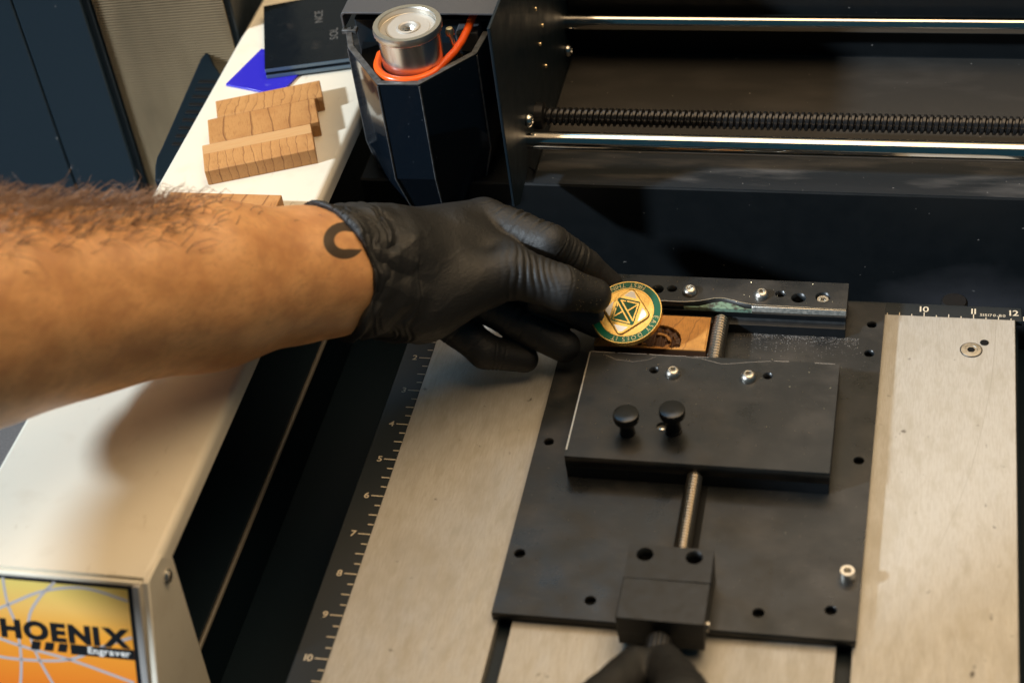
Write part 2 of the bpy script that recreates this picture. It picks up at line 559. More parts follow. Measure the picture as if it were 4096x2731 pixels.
def npmesh(name, V, Fq):
    me = bpy.data.meshes.new(name)
    me.from_pydata(V.tolist(), [], Fq.tolist())
    me.update()
    return me


def vnoise(V, scale):
    return np.array([mnoise.noise(Vector(p) * scale) for p in V.tolist()])


# ================================================================== THE SETTING
struct("desk", MB().box(-60, 60, -12.5, 40, -5.2, -4.0), M['desk'], bevel=0.05)
struct("wall", MB().box(-60, 60, 40.2, 41, -40, 60), M['wall'])
struct("floor", MB().box(-120, 120, -140, 60, -34, -33.2), M['desk'])

# ================================================================== ENGRAVING MACHINE
em = thing("engraving_machine", "desktop engraving machine with cream side cover, black gantry beam and orange badge panel", "engraving machine", (2, 0, -4))
# left cover: top with rounded edges, thin side lips, sloping front panel
prof = []
for i in range(7):
    a = math.radians(90 - i * 15)
    prof.append((-2.76 + 0.16 * math.cos(a), 2.34 + 0.16 * math.sin(a)))
cvr = MB()
top = [(-6.42, 2.5)] + prof + [(-2.6, 2.1), (-2.72, 2.1), (-2.72, 2.2), (-6.42, 2.2), (-6.42, -4), (-6.56, -4), (-6.56, 2.36)]
top = [(x, z) for x, z in top]
n = len(top)
ys = [-10.55, 16]
vs = [(x, y, z) for y in ys for x, z in top]
cvr.add(vs, [tuple(range(n)), tuple(range(2 * n - 1, n - 1, -1))] + [(i, i + n, (i + 1) % n + n, (i + 1) % n) for i in range(n)])
c_o = obj("side_cover", cvr, M['cover'], em, smooth=30, fixn=True)
# front cheek: side plate and sloped front
side = [(-9.69, 2.1), (-10.0, 2.46), (-10.5, 2.5), (-10.64, 2.46), (-11.5, 0.55), (-12.6, -1.9), (-12.6, -4), (-10.2, -4), (-9.95, -1.3)]
obj("front_cheek", MB().prism(side, -2.74, -2.597, 'x'), M['cover'], em, bevel=0.03, segs=3)
obj("front_cheek", MB().prism([(y, z - 0.004) for y, z in side], -6.57, -6.43, 'x'), M['cover'], em, bevel=0.03, segs=3)
pn = Vector((0, -1.82, 0.79)).normalized()                  # outward normal of the sloped front
pd = Vector((0, -0.79, -1.82)).normalized()                 # down the slope
p0 = Vector((0, -10.66, 2.47))


def PP(x, d, out=0.0):
    return p0 + Vector((x, 0, 0)) + pd * d + pn * out


def slab(mb, x0, x1, d0, d1, o0, o1):
    vs = [PP(x, d, o) for o in (o0, o1) for d in (d0, d1) for x in (x0, x1)]
    return mb.add(vs, [(0, 1, 3, 2), (4, 6, 7, 5), (0, 4, 5, 1), (2, 3, 7, 6), (0, 2, 6, 4), (1, 5, 7, 3)])


obj("front_panel", slab(MB(), -6.42, -2.75, 0.0, 5.2, -0.12, -0.02), M['cover'], em, bevel=0.02, fixn=True)
# badge panel with gradient print
mg = mat("orange_badge_print", (0.9, 0.5, 0.1), 0.38)
N_, L_ = mg.node_tree.nodes, mg.node_tree.links
tc_ = N_.new("ShaderNodeTexCoord")
sp_ = N_.new("ShaderNodeSeparateXYZ")
mr_ = N_.new("ShaderNodeMapRange")
rp_ = N_.new("ShaderNodeValToRGB")
L_.new(tc_.outputs["Object"], sp_.inputs[0])
L_.new(sp_.outputs[2], mr_.inputs[0])
mr_.inputs[1].default_value, mr_.inputs[2].default_value = 4.2 * S, 6.5 * S
L_.new(mr_.outputs[0], rp_.inputs[0])
rp_.color_ramp.elements[0].position, rp_.color_ramp.elements[0].color = 0.0, (0.78, 0.16, 0.012, 1)
rp_.color_ramp.elements[1].position, rp_.color_ramp.elements[1].color = 0.97, (0.74, 0.60, 0.16, 1)
e_ = rp_.color_ramp.elements.new(0.55)
e_.color = (0.86, 0.36, 0.035, 1)
e_ = rp_.color_ramp.elements.new(0.75)
e_.color = (0.84, 0.50, 0.13, 1)
L_.new(rp_.outputs[0], N_["Principled BSDF"].inputs["Base Color"])
badge = obj("badge_panel", slab(MB(), -6.3, -2.90, 0.06, 4.4, -0.015, 0.02), M['sticker_black'], em, bevel=0.01, fixn=True)
obj("badge_print", slab(MB(), -6.22, -2.99, 0.13, 4.3, 0.0215, 0.026), mg, badge, smooth=None, fixn=True)
obj("badge_trim", slab(MB(), -2.895, -2.76, 0.04, 4.6, -0.015, 0.05), M['sticker_edge'], badge, bevel=0.02, fixn=True)
gl = MB()
for pts in ([(-5.35, 0.1), (-5.32, 0.6), (-5.2, 1.1), (-5.22, 1.9), (-5.5, 3.2)], [(-6.1, 1.0), (-5.3, 0.62), (-4.6, 0.3), (-3.8, 0.17), (-3.0, 0.35)],
            [(-4.35, 0.1), (-4.7, 0.45), (-4.95, 0.9), (-4.9, 1.5), (-4.6, 2.2)], [(-6.1, 1.15), (-5.2, 1.42), (-4.2, 1.62), (-3.05, 1.95)],
            [(-3.0, 1.05), (-3.5, 1.25), (-4.3, 1.62), (-5.4, 1.7), (-6.1, 1.6)], [(-5.9, 0.1), (-5.7, 0.5), (-5.9, 1.2)]):
    P = []
    for i in range(len(pts) - 1):
        a, b = pts[max(i - 1, 0)], pts[i]
        c, d = pts[i + 1], pts[min(i + 2, len(pts) - 1)]
        for t in np.linspace(0, 1, 7)[:-1]:
            P.append(tuple(0.5 * (2 * b[k] + (c[k] - a[k]) * t + (2 * a[k] - 5 * b[k] + 4 * c[k] - d[k]) * t * t + (3 * b[k] - a[k] - 3 * c[k] + d[k]) * t ** 3) for k in (0, 1)))
    P.append(pts[-1])
    gl.ribbon([PP(x, d, 0.0265) for x, d in P], 0.055, pn, 0.001)
obj("badge_lines", gl, M['sticker_grey'], badge, smooth=None)
tx = text(MB(), "PHOENIX", lambda x, y, z: PP(-3.035 + x, 1.255 - y, 0.0285 + z), 0.335, 0.003, gap=0.08, wide=1.20, bold=0.055, align='r')
obj("lettering", tx, M['sticker_black'], badge, smooth=None)
bars = MB()
for x in (-4.98, -4.72, -4.46):
    vs = [PP(x + dx, d, o) for o in (0.0275, 0.031) for dx, d in ((0.0, 1.47), (0.17, 1.47), (0.22, 1.30), (0.05, 1.30))]
    bars.add(vs, [(0, 1, 2, 3), (7, 6, 5, 4), (0, 4, 5, 1), (1, 5, 6, 2), (2, 6, 7, 3), (3, 7, 4, 0)])
slab(bars, -4.2, -2.99, 1.295, 1.495, 0.0275, 0.031)
obj("badge_bar", bars, M['sticker_black'], badge, smooth=None, fixn=True)["kind"] = "stuff"
tx = text(MB(), "Engraver", lambda x, y, z: PP(-3.06 + x, 1.44 - y, 0.0315 + z), 0.125, 0.002, gap=0.07, wide=1.15, bold=0.02, align='r')
obj("lettering", tx, M['sticker_white'], badge, smooth=None)
# side screw of the cheek
obj("cheek_screw", MB().lathe([(0.0, 0.0), (0.135, 0.0), (0.135, 0.03), (0.10, 0.075), (0.03, 0.09), (0.0, 0.09)], (-2.6, -10.08, 2.0), (1, 0, 0), 24, caps=False), M['steel'], em)
# dark tray under the table, ledge with folded edge, back of the tray
obj("base_tray", MB().box(-6.4, 16, -16, 9, -4.0, -2.6).box(-6.42, -3.05, -13, 9, -2.6, -1.02), M['tray'], em, bevel=0.04)
obj("tray_fold", MB().tube([(-2.98, -13, -1.0), (-2.98, 9, -1.0)], 0.055, 10), M['fold'], em)
obj("vent_guard", MB().prism([(-7.0, 1.2), (-7.2, 1.75), (-7.28, 2.1), (-7.3, 2.5), (-7.62, 6.2), (-7.58, 6.45), (-7.45, 6.4), (-7.15, 5.9), (-6.6, 5.2), (-6.58, 1.2)], 1.6, 2.0), M['tray'], em, bevel=0.06, segs=3)
sl = MB()
for i in range(9):
    y = 2.5 + i * 0.32
    sl.box(-7.05 - 0.03 * i, -6.72, y, y + 0.13, 2.0, 2.03)
obj("vent_slots", sl, M['pit'], em, bevel=0.01)["kind"] = "stuff"
# gantry beam: front face, floor, back web
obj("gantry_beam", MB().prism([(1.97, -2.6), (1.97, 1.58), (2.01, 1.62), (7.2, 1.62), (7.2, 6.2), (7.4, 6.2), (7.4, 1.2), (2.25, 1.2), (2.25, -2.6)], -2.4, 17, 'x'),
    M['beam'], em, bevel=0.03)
obj("dusty_ledge", MB().box(1.62, 17, 2.0, 3.2, 1.621, 1.626), M['dusty_black'], em, smooth=None)
obj("recess_floor", MB().box(1.62, 17, 3.21, 7.19, 1.621, 1.625), M['dull_floor'], em, smooth=None)
obj("back_strip", MB().box(1.7, 17, 6.9, 7.19, 3.55, 4.4), M['black_paint'], em, bevel=0.06)
for y, z, x0 in ((2.14, 2.69, 1.55), (6.85, 2.73, 1.55)):
    rod = MB().lathe([(0.2, 0), (0.2, 15.2)], (x0, y, z), (1, 0, 0), 40)
    obj("guide_rod", rod, M['chrome'], em)
# lead screw as a real helix
ls = MB()
pitch, R0, R1, seg = 0.134, 0.205, 0.150, 18
nt_ = int(14.6 / pitch)
prof_ = [(0.0, R0), (0.055, R0 * 0.985), (0.085, R1), (0.115, R1)]
vs, fs = [], []
for t in range(nt_ * seg + 1):
    a = 2 * math.pi * t / seg
    for dx, r in prof_:
        vs.append((1.75 + (t / seg) * pitch + dx, 3.06 - r * math.cos(a), 2.68 + r * math.sin(a)))
m4 = 4
for t in range(nt_ * seg):
    for k in range(3):
        a = t * 4 + k
        fs.append((a, a + 1, a + 5, a + 4))
    if t + seg <= nt_ * seg - 1:
        fs.append((t * 4 + 3, (t + seg) * 4, (t + seg + 1) * 4, (t + 1) * 4 + 3))
ls.add(vs, fs)
ls.lathe([(0.145, 0), (0.145, 15.0)], (1.6, 3.06, 2.68), (1, 0, 0), 16)
obj("lead_screw", ls, M['screw_black'], em, smooth=50, fixn=True)

# sun patch painted into the beam face's colour, low on the right
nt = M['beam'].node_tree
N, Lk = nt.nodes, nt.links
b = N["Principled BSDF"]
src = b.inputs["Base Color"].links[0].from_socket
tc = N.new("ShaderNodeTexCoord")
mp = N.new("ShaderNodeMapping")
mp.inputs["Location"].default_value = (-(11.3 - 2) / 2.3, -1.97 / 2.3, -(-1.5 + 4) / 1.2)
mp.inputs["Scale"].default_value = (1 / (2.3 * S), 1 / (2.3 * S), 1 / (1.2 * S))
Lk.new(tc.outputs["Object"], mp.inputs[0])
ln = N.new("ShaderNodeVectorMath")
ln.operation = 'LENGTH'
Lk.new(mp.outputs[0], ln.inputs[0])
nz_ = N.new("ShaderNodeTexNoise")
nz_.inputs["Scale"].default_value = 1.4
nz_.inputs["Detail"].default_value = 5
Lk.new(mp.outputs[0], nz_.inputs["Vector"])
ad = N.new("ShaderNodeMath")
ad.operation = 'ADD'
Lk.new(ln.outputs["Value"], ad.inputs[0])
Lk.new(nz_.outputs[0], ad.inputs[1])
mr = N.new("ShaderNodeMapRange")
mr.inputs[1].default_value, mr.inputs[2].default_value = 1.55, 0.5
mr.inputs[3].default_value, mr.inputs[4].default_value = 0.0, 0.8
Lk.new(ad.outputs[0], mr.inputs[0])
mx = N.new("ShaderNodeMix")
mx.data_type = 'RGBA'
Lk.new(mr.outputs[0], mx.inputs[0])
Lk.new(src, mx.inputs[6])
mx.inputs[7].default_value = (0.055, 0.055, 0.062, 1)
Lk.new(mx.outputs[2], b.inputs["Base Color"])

# ================================================================== SPINDLE HEAD (rides on the rods)
sh = thing("spindle_head", "black engraving spindle head with open top, silver threaded knob and orange belt", "spindle head", (-0.85, 2.5, 1.6))
plate_poly = [(0.42, 6.6), (0.42, 2.2), (0.8, 1.95), (1.9, 2.16), (2.4, 1.66), (4.2, 1.66), (5.3, 1.66), (7.15, 1.66), (7.15, 6.6)]
obj("side_plate", MB().prism(plate_poly, 1.54, 1.6, 'x'), M['black_paint'], sh, bevel=0.012)
outer = [(-2.46, 3.15), (-2.19, 2.38), (-1.16, 1.0), (-0.26, 1.02), (0.71, 2.2), (0.80, 3.05)]


def inset(pts, d):
    out = []
    for i, p in enumerate(pts):
        a, b = Vector(pts[max(i - 1, 0)]), Vector(pts[min(i + 1, len(pts) - 1)])
        q = Vector(p)
        n1 = (q - a).normalized() if i > 0 else (b - q).normalized()
        n2 = (b - q).normalized() if i < len(pts) - 1 else n1
        m_ = Vector((-(n1.y + n2.y), n1.x + n2.x)).normalized()
        c = max(0.4, m_.dot(Vector((-n1.y, n1.x))))
        out.append(tuple(q + m_ * d / c))
    return out


inner = inset(outer, 0.13)
hs = MB()
no = len(outer)
rings = [(outer, 4.84), (outer, 2.4), ([(x * 0.80 - 0.17, 2.35 + (y - 2.35) * 0.62) for x, y in outer], 1.2)]
vs = [(x, y, z) for lp, z in rings for x, y in lp] + [(x, y, z) for lp, z in ((inner, 4.84), (inner, 2.4)) for x, y in lp]
fs = []
for k in range(2):
    for i in range(no - 1):
        fs.append((k * no + i + 1, k * no + i, (k + 1) * no + i, (k + 1) * no + i + 1))
for i in range(no - 1):
    fs.append((3 * no + i, 3 * no + i + 1, 4 * no + i + 1, 4 * no + i))
fs.append(tuple(2 * no + i for i in range(no)))
fs.append(tuple(4 * no + i for i in range(no - 1, -1, -1)))
hs.add(vs, fs)
obj("housing", hs, M['gloss_black'], sh, smooth=20, fixn=False)
rim = MB()
for i in range(no - 1):
    a, b, c, d = outer[i], outer[i + 1], inner[i + 1], inner[i]
    rim.add([(*a, 4.80), (*b, 4.80), (*c, 4.80), (*d, 4.80), (*a, 4.86), (*b, 4.86), (*c, 4.86), (*d, 4.86)],
            [(3, 2, 1, 0), (4, 5, 6, 7), (0, 1, 5, 4), (1, 2, 6, 5), (2, 3, 7, 6), (3, 0, 4, 7)])
obj("housing_rim", rim, M['plastic_edge'], sh, bevel=0.012)
# folded corner beads along the housing's vertical bends
for x, y in outer[1:5]:
    obj("corner_bead", MB().tube([(x, y, 4.8), (x, y, 2.4), (x * 0.80 - 0.17, 2.35 + (y - 2.35) * 0.62, 1.2)], 0.022, 8), M['plastic_edge'], sh)
# dark inside deck
obj("inner_deck", MB().prism([(-2.3, 3.6), (-2.05, 2.45), (-1.1, 1.18), (-0.32, 1.18), (0.55, 2.25), (0.66, 3.6)], 4.1, 4.2), M['pit'], sh)
# folded sheet cap over the rear of the head
cp = MB()
tz, th = 5.27, 0.05
capf = [(-2.50, 4.86), (-2.50, tz - 0.1), (-2.47, tz - 0.03), (-2.40, tz), (0.93, tz), (1.02, tz - 0.03), (1.05, tz - 0.1), (1.05, 4.84), (0.86, 4.80), (0.86, 4.85), (1.0, 4.88), (1.0, tz - 0.11), (0.94, tz - 0.05),
        (-2.40, tz - 0.05), (-2.45, tz - 0.1), (-2.45, 4.86)]
cp.prism(capf, 3.1, 9.2, 'y')
obj("sheet_cap", cp, M['matte_sheet'], sh, bevel=0.008)
obj("cap_hook", MB().prism([(-2.44, 3.12), (-2.44, 3.04), (-2.24, 3.02), (-2.24, 3.16), (-2.16, 3.16), (-2.16, 2.96), (-2.49, 2.96), (-2.49, 3.12)], 4.8, 4.9), M['plastic_edge'], sh, bevel=0.015)
obj("rear_box", MB().box(-2.4, 0.98, 3.6, 9.1, 1.66, 4.8), M['black_paint'], sh, bevel=0.03)
# knurled silver knob with a threaded bore
kx, ky = -0.62, 1.97
kt = 5.74
kn = MB()
kn.lathe([(0.66, 4.3), (0.66, kt - 0.19), (0.64, kt - 0.18)], (kx, ky, 0), (0, 0, 1), 64, caps=False)
knob = obj("spindle_knob", kn, M['turned'], sh)
fl = MB().lathe([(0.64, kt - 0.17), (0.715, kt - 0.17), (0.735, kt - 0.15), (0.735, kt - 0.04), (0.715, kt), (0.615, kt), (0.60, kt - 0.02), (0.60, kt - 0.13), (0.58, kt - 0.14)], (kx, ky, 0), (0, 0, 1), 72, caps=False,
                rmod=lambda k, i, r: r - (0.016 if k in (2, 3) and i % 2 else 0))
obj("knurled_flange", fl, M['steel_satin'], knob)
obj("knob_face", MB().lathe([(0.60, kt - 0.135), (0.47, kt - 0.135), (0.46, kt - 0.125), (0.245, kt - 0.125), (0.24, kt - 0.10), (0.20, kt - 0.09), (0.165, kt - 0.115), (0.15, kt - 0.16)],
                            (kx, ky, 0), (0, 0, 1), 56, caps=False), M['blasted'], knob)
br = [(0.15, kt - 0.16)]
for i in range(7):
    z = kt - 0.19 - i * 0.06
    br += [(0.128, z), (0.15, z - 0.03)]
br += [(0.0, kt - 0.62)]
obj("threaded_bore", MB().lathe(br, (kx, ky, 0), (0, 0, 1), 36, caps=False), M['steel_satin'], knob)
bp_ = []
for i in range(19):
    a = math.radians(178 + i * 8.2)
    bp_.append((kx - 0.03 + 0.735 * math.cos(a), ky - 0.03 + 0.755 * math.sin(a), 4.83 + 0.0 * i))
bp_ += [(0.22, 2.25, 4.86), (0.30, 2.6, 4.89), (0.34, 3.0, 4.92), (0.36, 3.5, 4.95), (0.38, 4.4, 4.98)]
bp_ = [(kx - 0.70, 2.35, 4.80), (kx - 0.79, 2.15, 4.82)] + bp_
obj("drive_belt", MB().tube(bp_, 0.085, 14), M['belt'], sh, smooth=60)
obj("tension_spring", MB().tube([(0.12, 2.45, 5.2), (0.16, 2.42, 5.0), (0.22, 2.4, 4.75), (0.38, 2.5, 4.4)], 0.05, 10).lathe([(0.0, 0), (0.09, 0), (0.10, 0.08), (0.07, 0.16), (0.0, 0.17)], (0.12, 2.45, 5.15), (0, 0, 1), 16, caps=False),
    M['brass'], sh)
obj("bracket_block", MB().box(0.0, 0.5, 3.15, 3.7, 4.25, 4.75), M['matte_sheet'], sh, bevel=0.04)
scr = MB().lathe([(0, 0), (0.14, 0), (0.155, 0.03), (0.15, 0.08), (0.11, 0.13), (0.06, 0.14), (0.05, 0.09), (0, 0.09)], (0, 0, 0), (1, 0, 0), 22, caps=False)
s0 = obj("plate_screw", scr, M['steel'], sh, local=True)
s0.location = Vector((1.6, 2.2, 3.16)) - sh.location
dup(s0, Vector((1.6, 6.5, 2.15)) - sh.location, sh)
pin = obj("plate_pin", MB().lathe([(0, 0), (0.05, 0), (0.045, 0.03), (0, 0.035)], (0, 0, 0), (1, 0, 0), 12, caps=False), M['brass'], sh, local=True)
pts = [(4.13, 4.75), (4.54, 4.07), (4.16, 3.83), (4.43, 3.08)]
pin.location = Vector((1.6, *pts[0])) - sh.location
for y, z in pts[1:]:
    dup(pin, Vector((1.6, y, z)) - sh.location, sh)
obj("screw_collar", MB().lathe([(0.3, 0), (0.3, 0.18), (0.22, 0.22)], (1.6, 3.06, 2.68), (1, 0, 0), 28), M['screw_black'], sh)

# ================================================================== WORK TABLE
wt = thing("work_table", "brushed aluminium work table with black inch rulers along two edges", "work table", (6, -6, -0.6))
bedp = [(0, -0.45), (12.0, -0.45), (12.0, 0), (9.21, 0), (9.21, -0.3), (8.94, -0.3), (8.94, 0), (3.16, 0), (3.16, -0.3), (2.88, -0.3), (2.88, 0), (0, 0)]
obj("bed_plate", MB().prism(bedp, -14.5, 0, 'y'), M['bed'], wt, bevel=0.015)
obj("slot_liner", MB().box(2.885, 3.155, -14.4, -0.05, -0.29, -0.20).box(8.945, 9.205, -14.4, -0.05, -0.29, -0.20), M['black_paint'], wt, smooth=None)["kind"] = "stuff"
obj("under_frame", MB().box(-0.5, 12.1, -14.3, 0.3, -1.4, -0.47), M['tray'], wt, bevel=0.03)
rl = obj("side_ruler", MB().box(-0.64, -0.004, -14.5, 0.42, -0.16, -0.03), M['ruler'], wt, bevel=0.015)
rt = obj("rear_ruler", MB().box(0.0, 12.14, 0.004, 0.42, -0.16, -0.03), M['ruler'], wt, bevel=0.015)
tk, num = MB(), MB()
for i in range(0, 56):
    y = -i * 0.25 - 0.045
    ln = 0.25 if i % 4 == 0 else 0.17 if i % 2 == 0 else 0.12
    tk.box(-0.012 - ln, -0.012, y - 0.011, y + 0.011, -0.029, -0.025)
obj("tick_marks", tk, M['print'], rl, smooth=None)["kind"] = "stuff"
for i in range(1, 14):
    y = -i - 0.045
    d = text(MB(), str(i), lambda x, yy, z: (-0.305 + x, y - 0.07 + yy, -0.029 + z), 0.145, 0.003, gap=0.10, wide=1.1, bold=0.008, align='r')
    obj("numeral", d, M['print'], rl, smooth=None)
tk = MB()
for i in range(0, 49):
    x = i * 0.25 + 0.17
    if x > 12.3:
        break
    ln = 0.135 if i % 4 == 0 else 0.10 if i % 2 == 0 else 0.06
    tk.box(x - 0.009, x + 0.009, 0.012, 0.012 + ln, -0.029, -0.025)
obj("tick_marks", tk, M['print'], rt, smooth=None)["kind"] = "stuff"
for i in list(range(1, 13)):
    d = text(MB(), str(i), lambda x, yy, z: (i + (0.17 if i < 12 else -0.02) + x, 0.165 + yy, -0.029 + z), 0.165, 0.003, gap=0.12, wide=1.12, bold=0.01)
    obj("numeral", d, M['print'], rt, smooth=None)
d = text(MB(), "515170-B0", lambda x, yy, z: (11.30 + x, 0.11 + yy, -0.029 + z), 0.075, 0.003, gap=0.14, wide=1.15, align='l')
obj("lettering", d, M['print'], rt, smooth=None)
cs = MB().lathe([(0.225, 0.004), (0.225, 0.008), (0.20, 0.006)], (11.13, -0.98, 0), (0, 0, 1), 40, caps=False)
obj("screw_seat", MB().lathe([(0.0, 0.003), (0.222, 0.003), (0.222, 0.006), (0.0, 0.006)], (11.13, -0.98, 0), (0, 0, 1), 40, caps=False), M['pit'], wt)
obj("table_screw", MB().lathe([(0.205, 0.006), (0.20, 0.016), (0.125, 0.018), (0.12, 0.01), (0.115, 0.014), (0.085, 0.014), (0.085, -0.06), (0, -0.06)], (11.13, -0.98, 0), (0, 0, 1), 48, hexpts=(5, 6), caps=False), M['steel_satin'], wt)
obj("pin_hole", MB().lathe([(0.0, 0.004), (0.088, 0.004), (0.088, 0.0065), (0.0, 0.0065)], (11.39, -0.74, 0), (0, 0, 1), 28, caps=False), M['pit'], wt)
obj("rear_knob", MB().lathe([(0.0, -0.9), (0.25, -0.9), (0.28, -0.86), (0.28, -0.2), (0.24, -0.165), (0, -0.165)], (10.78, 0.72, 0), (0, 0, 1), 64, caps=False, rmod=lambda k, i, r: r - (0.012 if k in (2, 3) and i % 2 else 0)), M['screw_black'], wt)
scp = [(11.62, -0.05), (11.60, -0.8), (11.52, -2.0), (11.36, -3.2), (11.15, -4.4), (10.9, -5.4), (10.62, -6.3)]
obj("scratch", MB().ribbon([(x, y, 0.0005) for x, y in scp], 0.008, thick=0.001), M['scuff'], wt, smooth=None)

# ================================================================== VISE
vi = thing("engraving_vise", "black anodized engraving vise bolted on the aluminium table, jaws around a carved block", "vise", (6, -4.4, 0.0))
bh = [(9.13, -0.59, 0.105), (9.12, -1.47, 0.105), (9.08, -4.49, 0.105), (8.8, -8.17, 0.11), (7.55, -8.36, 0.11), (4.54, -8.40, 0.11), (3.04, -7.43, 0.11), (3.05, -4.51, 0.105), (3.02, -0.6, 0.105)]
bout = [(2.80, -8.86), (9.27, -8.80), (9.38, 0.08), (2.80, 0.08)]
base = link("base_plate", holed(bout, bh, 0.06, 0.22), M['anodized'], vi, smooth=None)
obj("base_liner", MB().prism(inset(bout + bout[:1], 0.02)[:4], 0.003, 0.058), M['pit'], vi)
# moving jaw
jx0, jx1, jy0, jy1 = 3.58, 8.59, -5.42, -2.45
jh = [(4.96, -2.91, 0.10), (7.22, -2.90, 0.10), (5.33, -4.46, 0.105)]
jaw = link("moving_jaw", holed([(jx0, jy0), (jx1, jy0), (jx1, jy1), (jx0, jy1)], jh, 0.5, 0.80), M['anodized'], vi, smooth=None)
obj("jaw_body", MB().box(jx0 + 0.004, jx1 - 0.004, jy0 + 0.004, jy1 - 0.004, 0.225, 0.498).box(jx0 + 0.02, jx1 - 0.02, jy1, -2.085, 0.225, 0.42), M['anodized_plain'], jaw, bevel=0.012)
wl = MB()
for x0, x1 in ((3.6, 4.1), (4.15, 4.75), (4.8, 5.55), (5.7, 6.0), (7.3, 7.6), (8.1, 8.5)):
    wl.ribbon([(x0, -2.458, 0.8), ((x0 + x1) / 2, -2.462 - 0.008 * random.random(), 0.8), (x1, -2.458, 0.8)], 0.009, thick=0.003)
wl.ribbon([(5.55, -2.475, 0.8), (5.85, -2.50, 0.8), (6.08, -2.57, 0.8), (6.28, -2.63, 0.8), (6.5, -2.60, 0.8), (6.85, -2.53, 0.8), (7.25, -2.475, 0.8)], 0.006, thick=0.002)
wl.ribbon([(3.9, -2.53, 0.8), (4.15, -2.66, 0.8), (4.5, -2.70, 0.8), (4.8, -2.62, 0.8), (4.95, -2.50, 0.8)], 0.004, thick=0.002)
obj("jaw_scratches", wl, M['dust'], jaw, smooth=None)["kind"] = "stuff"
obj("jaw_edge_scratch", MB().box(jx0 - 0.004, jx0 + 0.022, -5.25, -2.47, 0.79, 0.804), M['steel_satin'], jaw, smooth=None)
# fixed jaw
fh = [(4.68, -0.44, 0.14), (4.99, -0.40, 0.11), (7.25, -0.42, 0.11), (7.63, -0.52, 0.155), (8.12, -0.46, 0.155)]
notch = [(jx0 + 0.0, -0.80)]
for i in range(26):
    x = 4.7 + i * 0.1
    notch.append((x, -0.80 + 0.17 * math.exp(-((x - 6.05) / 0.42) ** 2) + 0.012 * mnoise.noise(Vector((x * 6, 3, 1)))))
notch += [(8.62, -0.83)]
fj = link("fixed_jaw", holed([(8.62, 0.0), (jx0, 0.0)] + notch, fh, 0.5, 0.80), M['anodized'], vi, smooth=None)
obj("jaw_body", MB().prism([(-0.002, 0.225), (-0.002, 0.498), (-0.66, 0.498), (-0.90, 0.66), (-0.86, 0.50), (-0.90, 0.46), (-1.03, 0.44), (-1.03, 0.225)], jx0 + 0.004, 8.614, 'x'), M['anodized_plain'], fj, bevel=0.008)
obj("jaw_lip", MB().prism([(-0.835, 0.785), (-0.90, 0.70), (-0.90, 0.64), (-0.82, 0.64), (-0.82, 0.785)], 6.7, 8.618, 'x'), M['steel_satin'], fj, bevel=0.01)
fe = MB().prism([(5.28, -0.86), (5.6, -0.84), (5.85, -0.72), (6.05, -0.66), (6.3, -0.72), (6.55, -0.84), (6.72, -0.86), (6.7, -0.88), (6.0, -0.885), (5.4, -0.88)], 0.60, 0.735)
obj("residue_strip", fe, M['felt'], fj, bevel=0.02)
obj("worn_edge", MB().ribbon([(x, y - 0.004, 0.798) for x, y in notch[1:-1]] + [(8.6, -0.828, 0.798)], 0.014, thick=0.006), M['steel_satin'], fj, smooth=None)
# button head screws
bs = MB().lathe([(0.165, 0.0), (0.165, 0.02), (0.155, 0.06), (0.13, 0.10), (0.10, 0.122), (0.078, 0.13), (0.074, 0.128), (0.074, 0.06), (0.0, 0.055)], (0, 0, 0), (0, 0, 1), 36, hexpts=(6, 7), caps=False)
b0 = obj("jaw_screw", bs, M['steel_satin'], vi, local=True)
spots = [(5.35, -2.99, 0.8), (6.85, -2.99, 0.8), (5.38, -0.49, 0.8), (6.87, -0.50, 0.8)]
b0.location = Vector(spots[0]) - vi.location
for p in spots[1:]:
    dup(b0, Vector(p) - vi.location, vi).rotation_euler.z = random.random()
obj("recessed_screw", MB().lathe([(0.128, 0.5), (0.128, 0.73), (0.115, 0.75), (0.072, 0.75), (0.07, 0.68), (0, 0.68)], (8.12, -0.475, 0), (0, 0, 1), 36, hexpts=(3, 4), caps=False), M['steel_satin'], vi)
obj("cap_screw", MB().lathe([(0.0, 0), (0.138, 0), (0.138, 0.22), (0.125, 0.245), (0.08, 0.245), (0.075, 0.13), (0.0, 0.12)], (9.04, -7.42, 0.2), (0, 0, 1), 36, hexpts=(4, 5), caps=False), M['steel_satin'], vi)
# thumb knobs
kb = MB().lathe([(0.0, 0.0), (0.155, 0.0), (0.15, 0.06), (0.135, 0.22), (0.145, 0.28), (0.20, 0.32), (0.245, 0.36), (0.252, 0.41), (0.252, 0.50), (0.24, 0.525), (0.225, 0.53), (0.0, 0.52)], (0, 0, 0), (0, 0, 1), 44, caps=False)
k0 = obj("thumb_knob", kb, M['knob_black'], vi, local=True, smooth=28)
k0.location = Vector((4.70, -4.70, 0.8)) - vi.location
k1 = dup(k0, Vector((5.57, -4.56, 0.845)) - vi.location, vi)
obj("knob_collar", MB().lathe([(0.0, 0), (0.17, 0), (0.17, 0.05), (0, 0.05)], (5.57, -4.56, 0.8), (0, 0, 1), 28, caps=False), M['screw_black'], vi)
obj("hole_insert", MB().lathe([(0.0, 0.7), (0.1, 0.7), (0.1, 0.72), (0, 0.74)], (5.33, -4.46, 0), (0, 0, 1), 24, caps=False), M['steel'], vi)


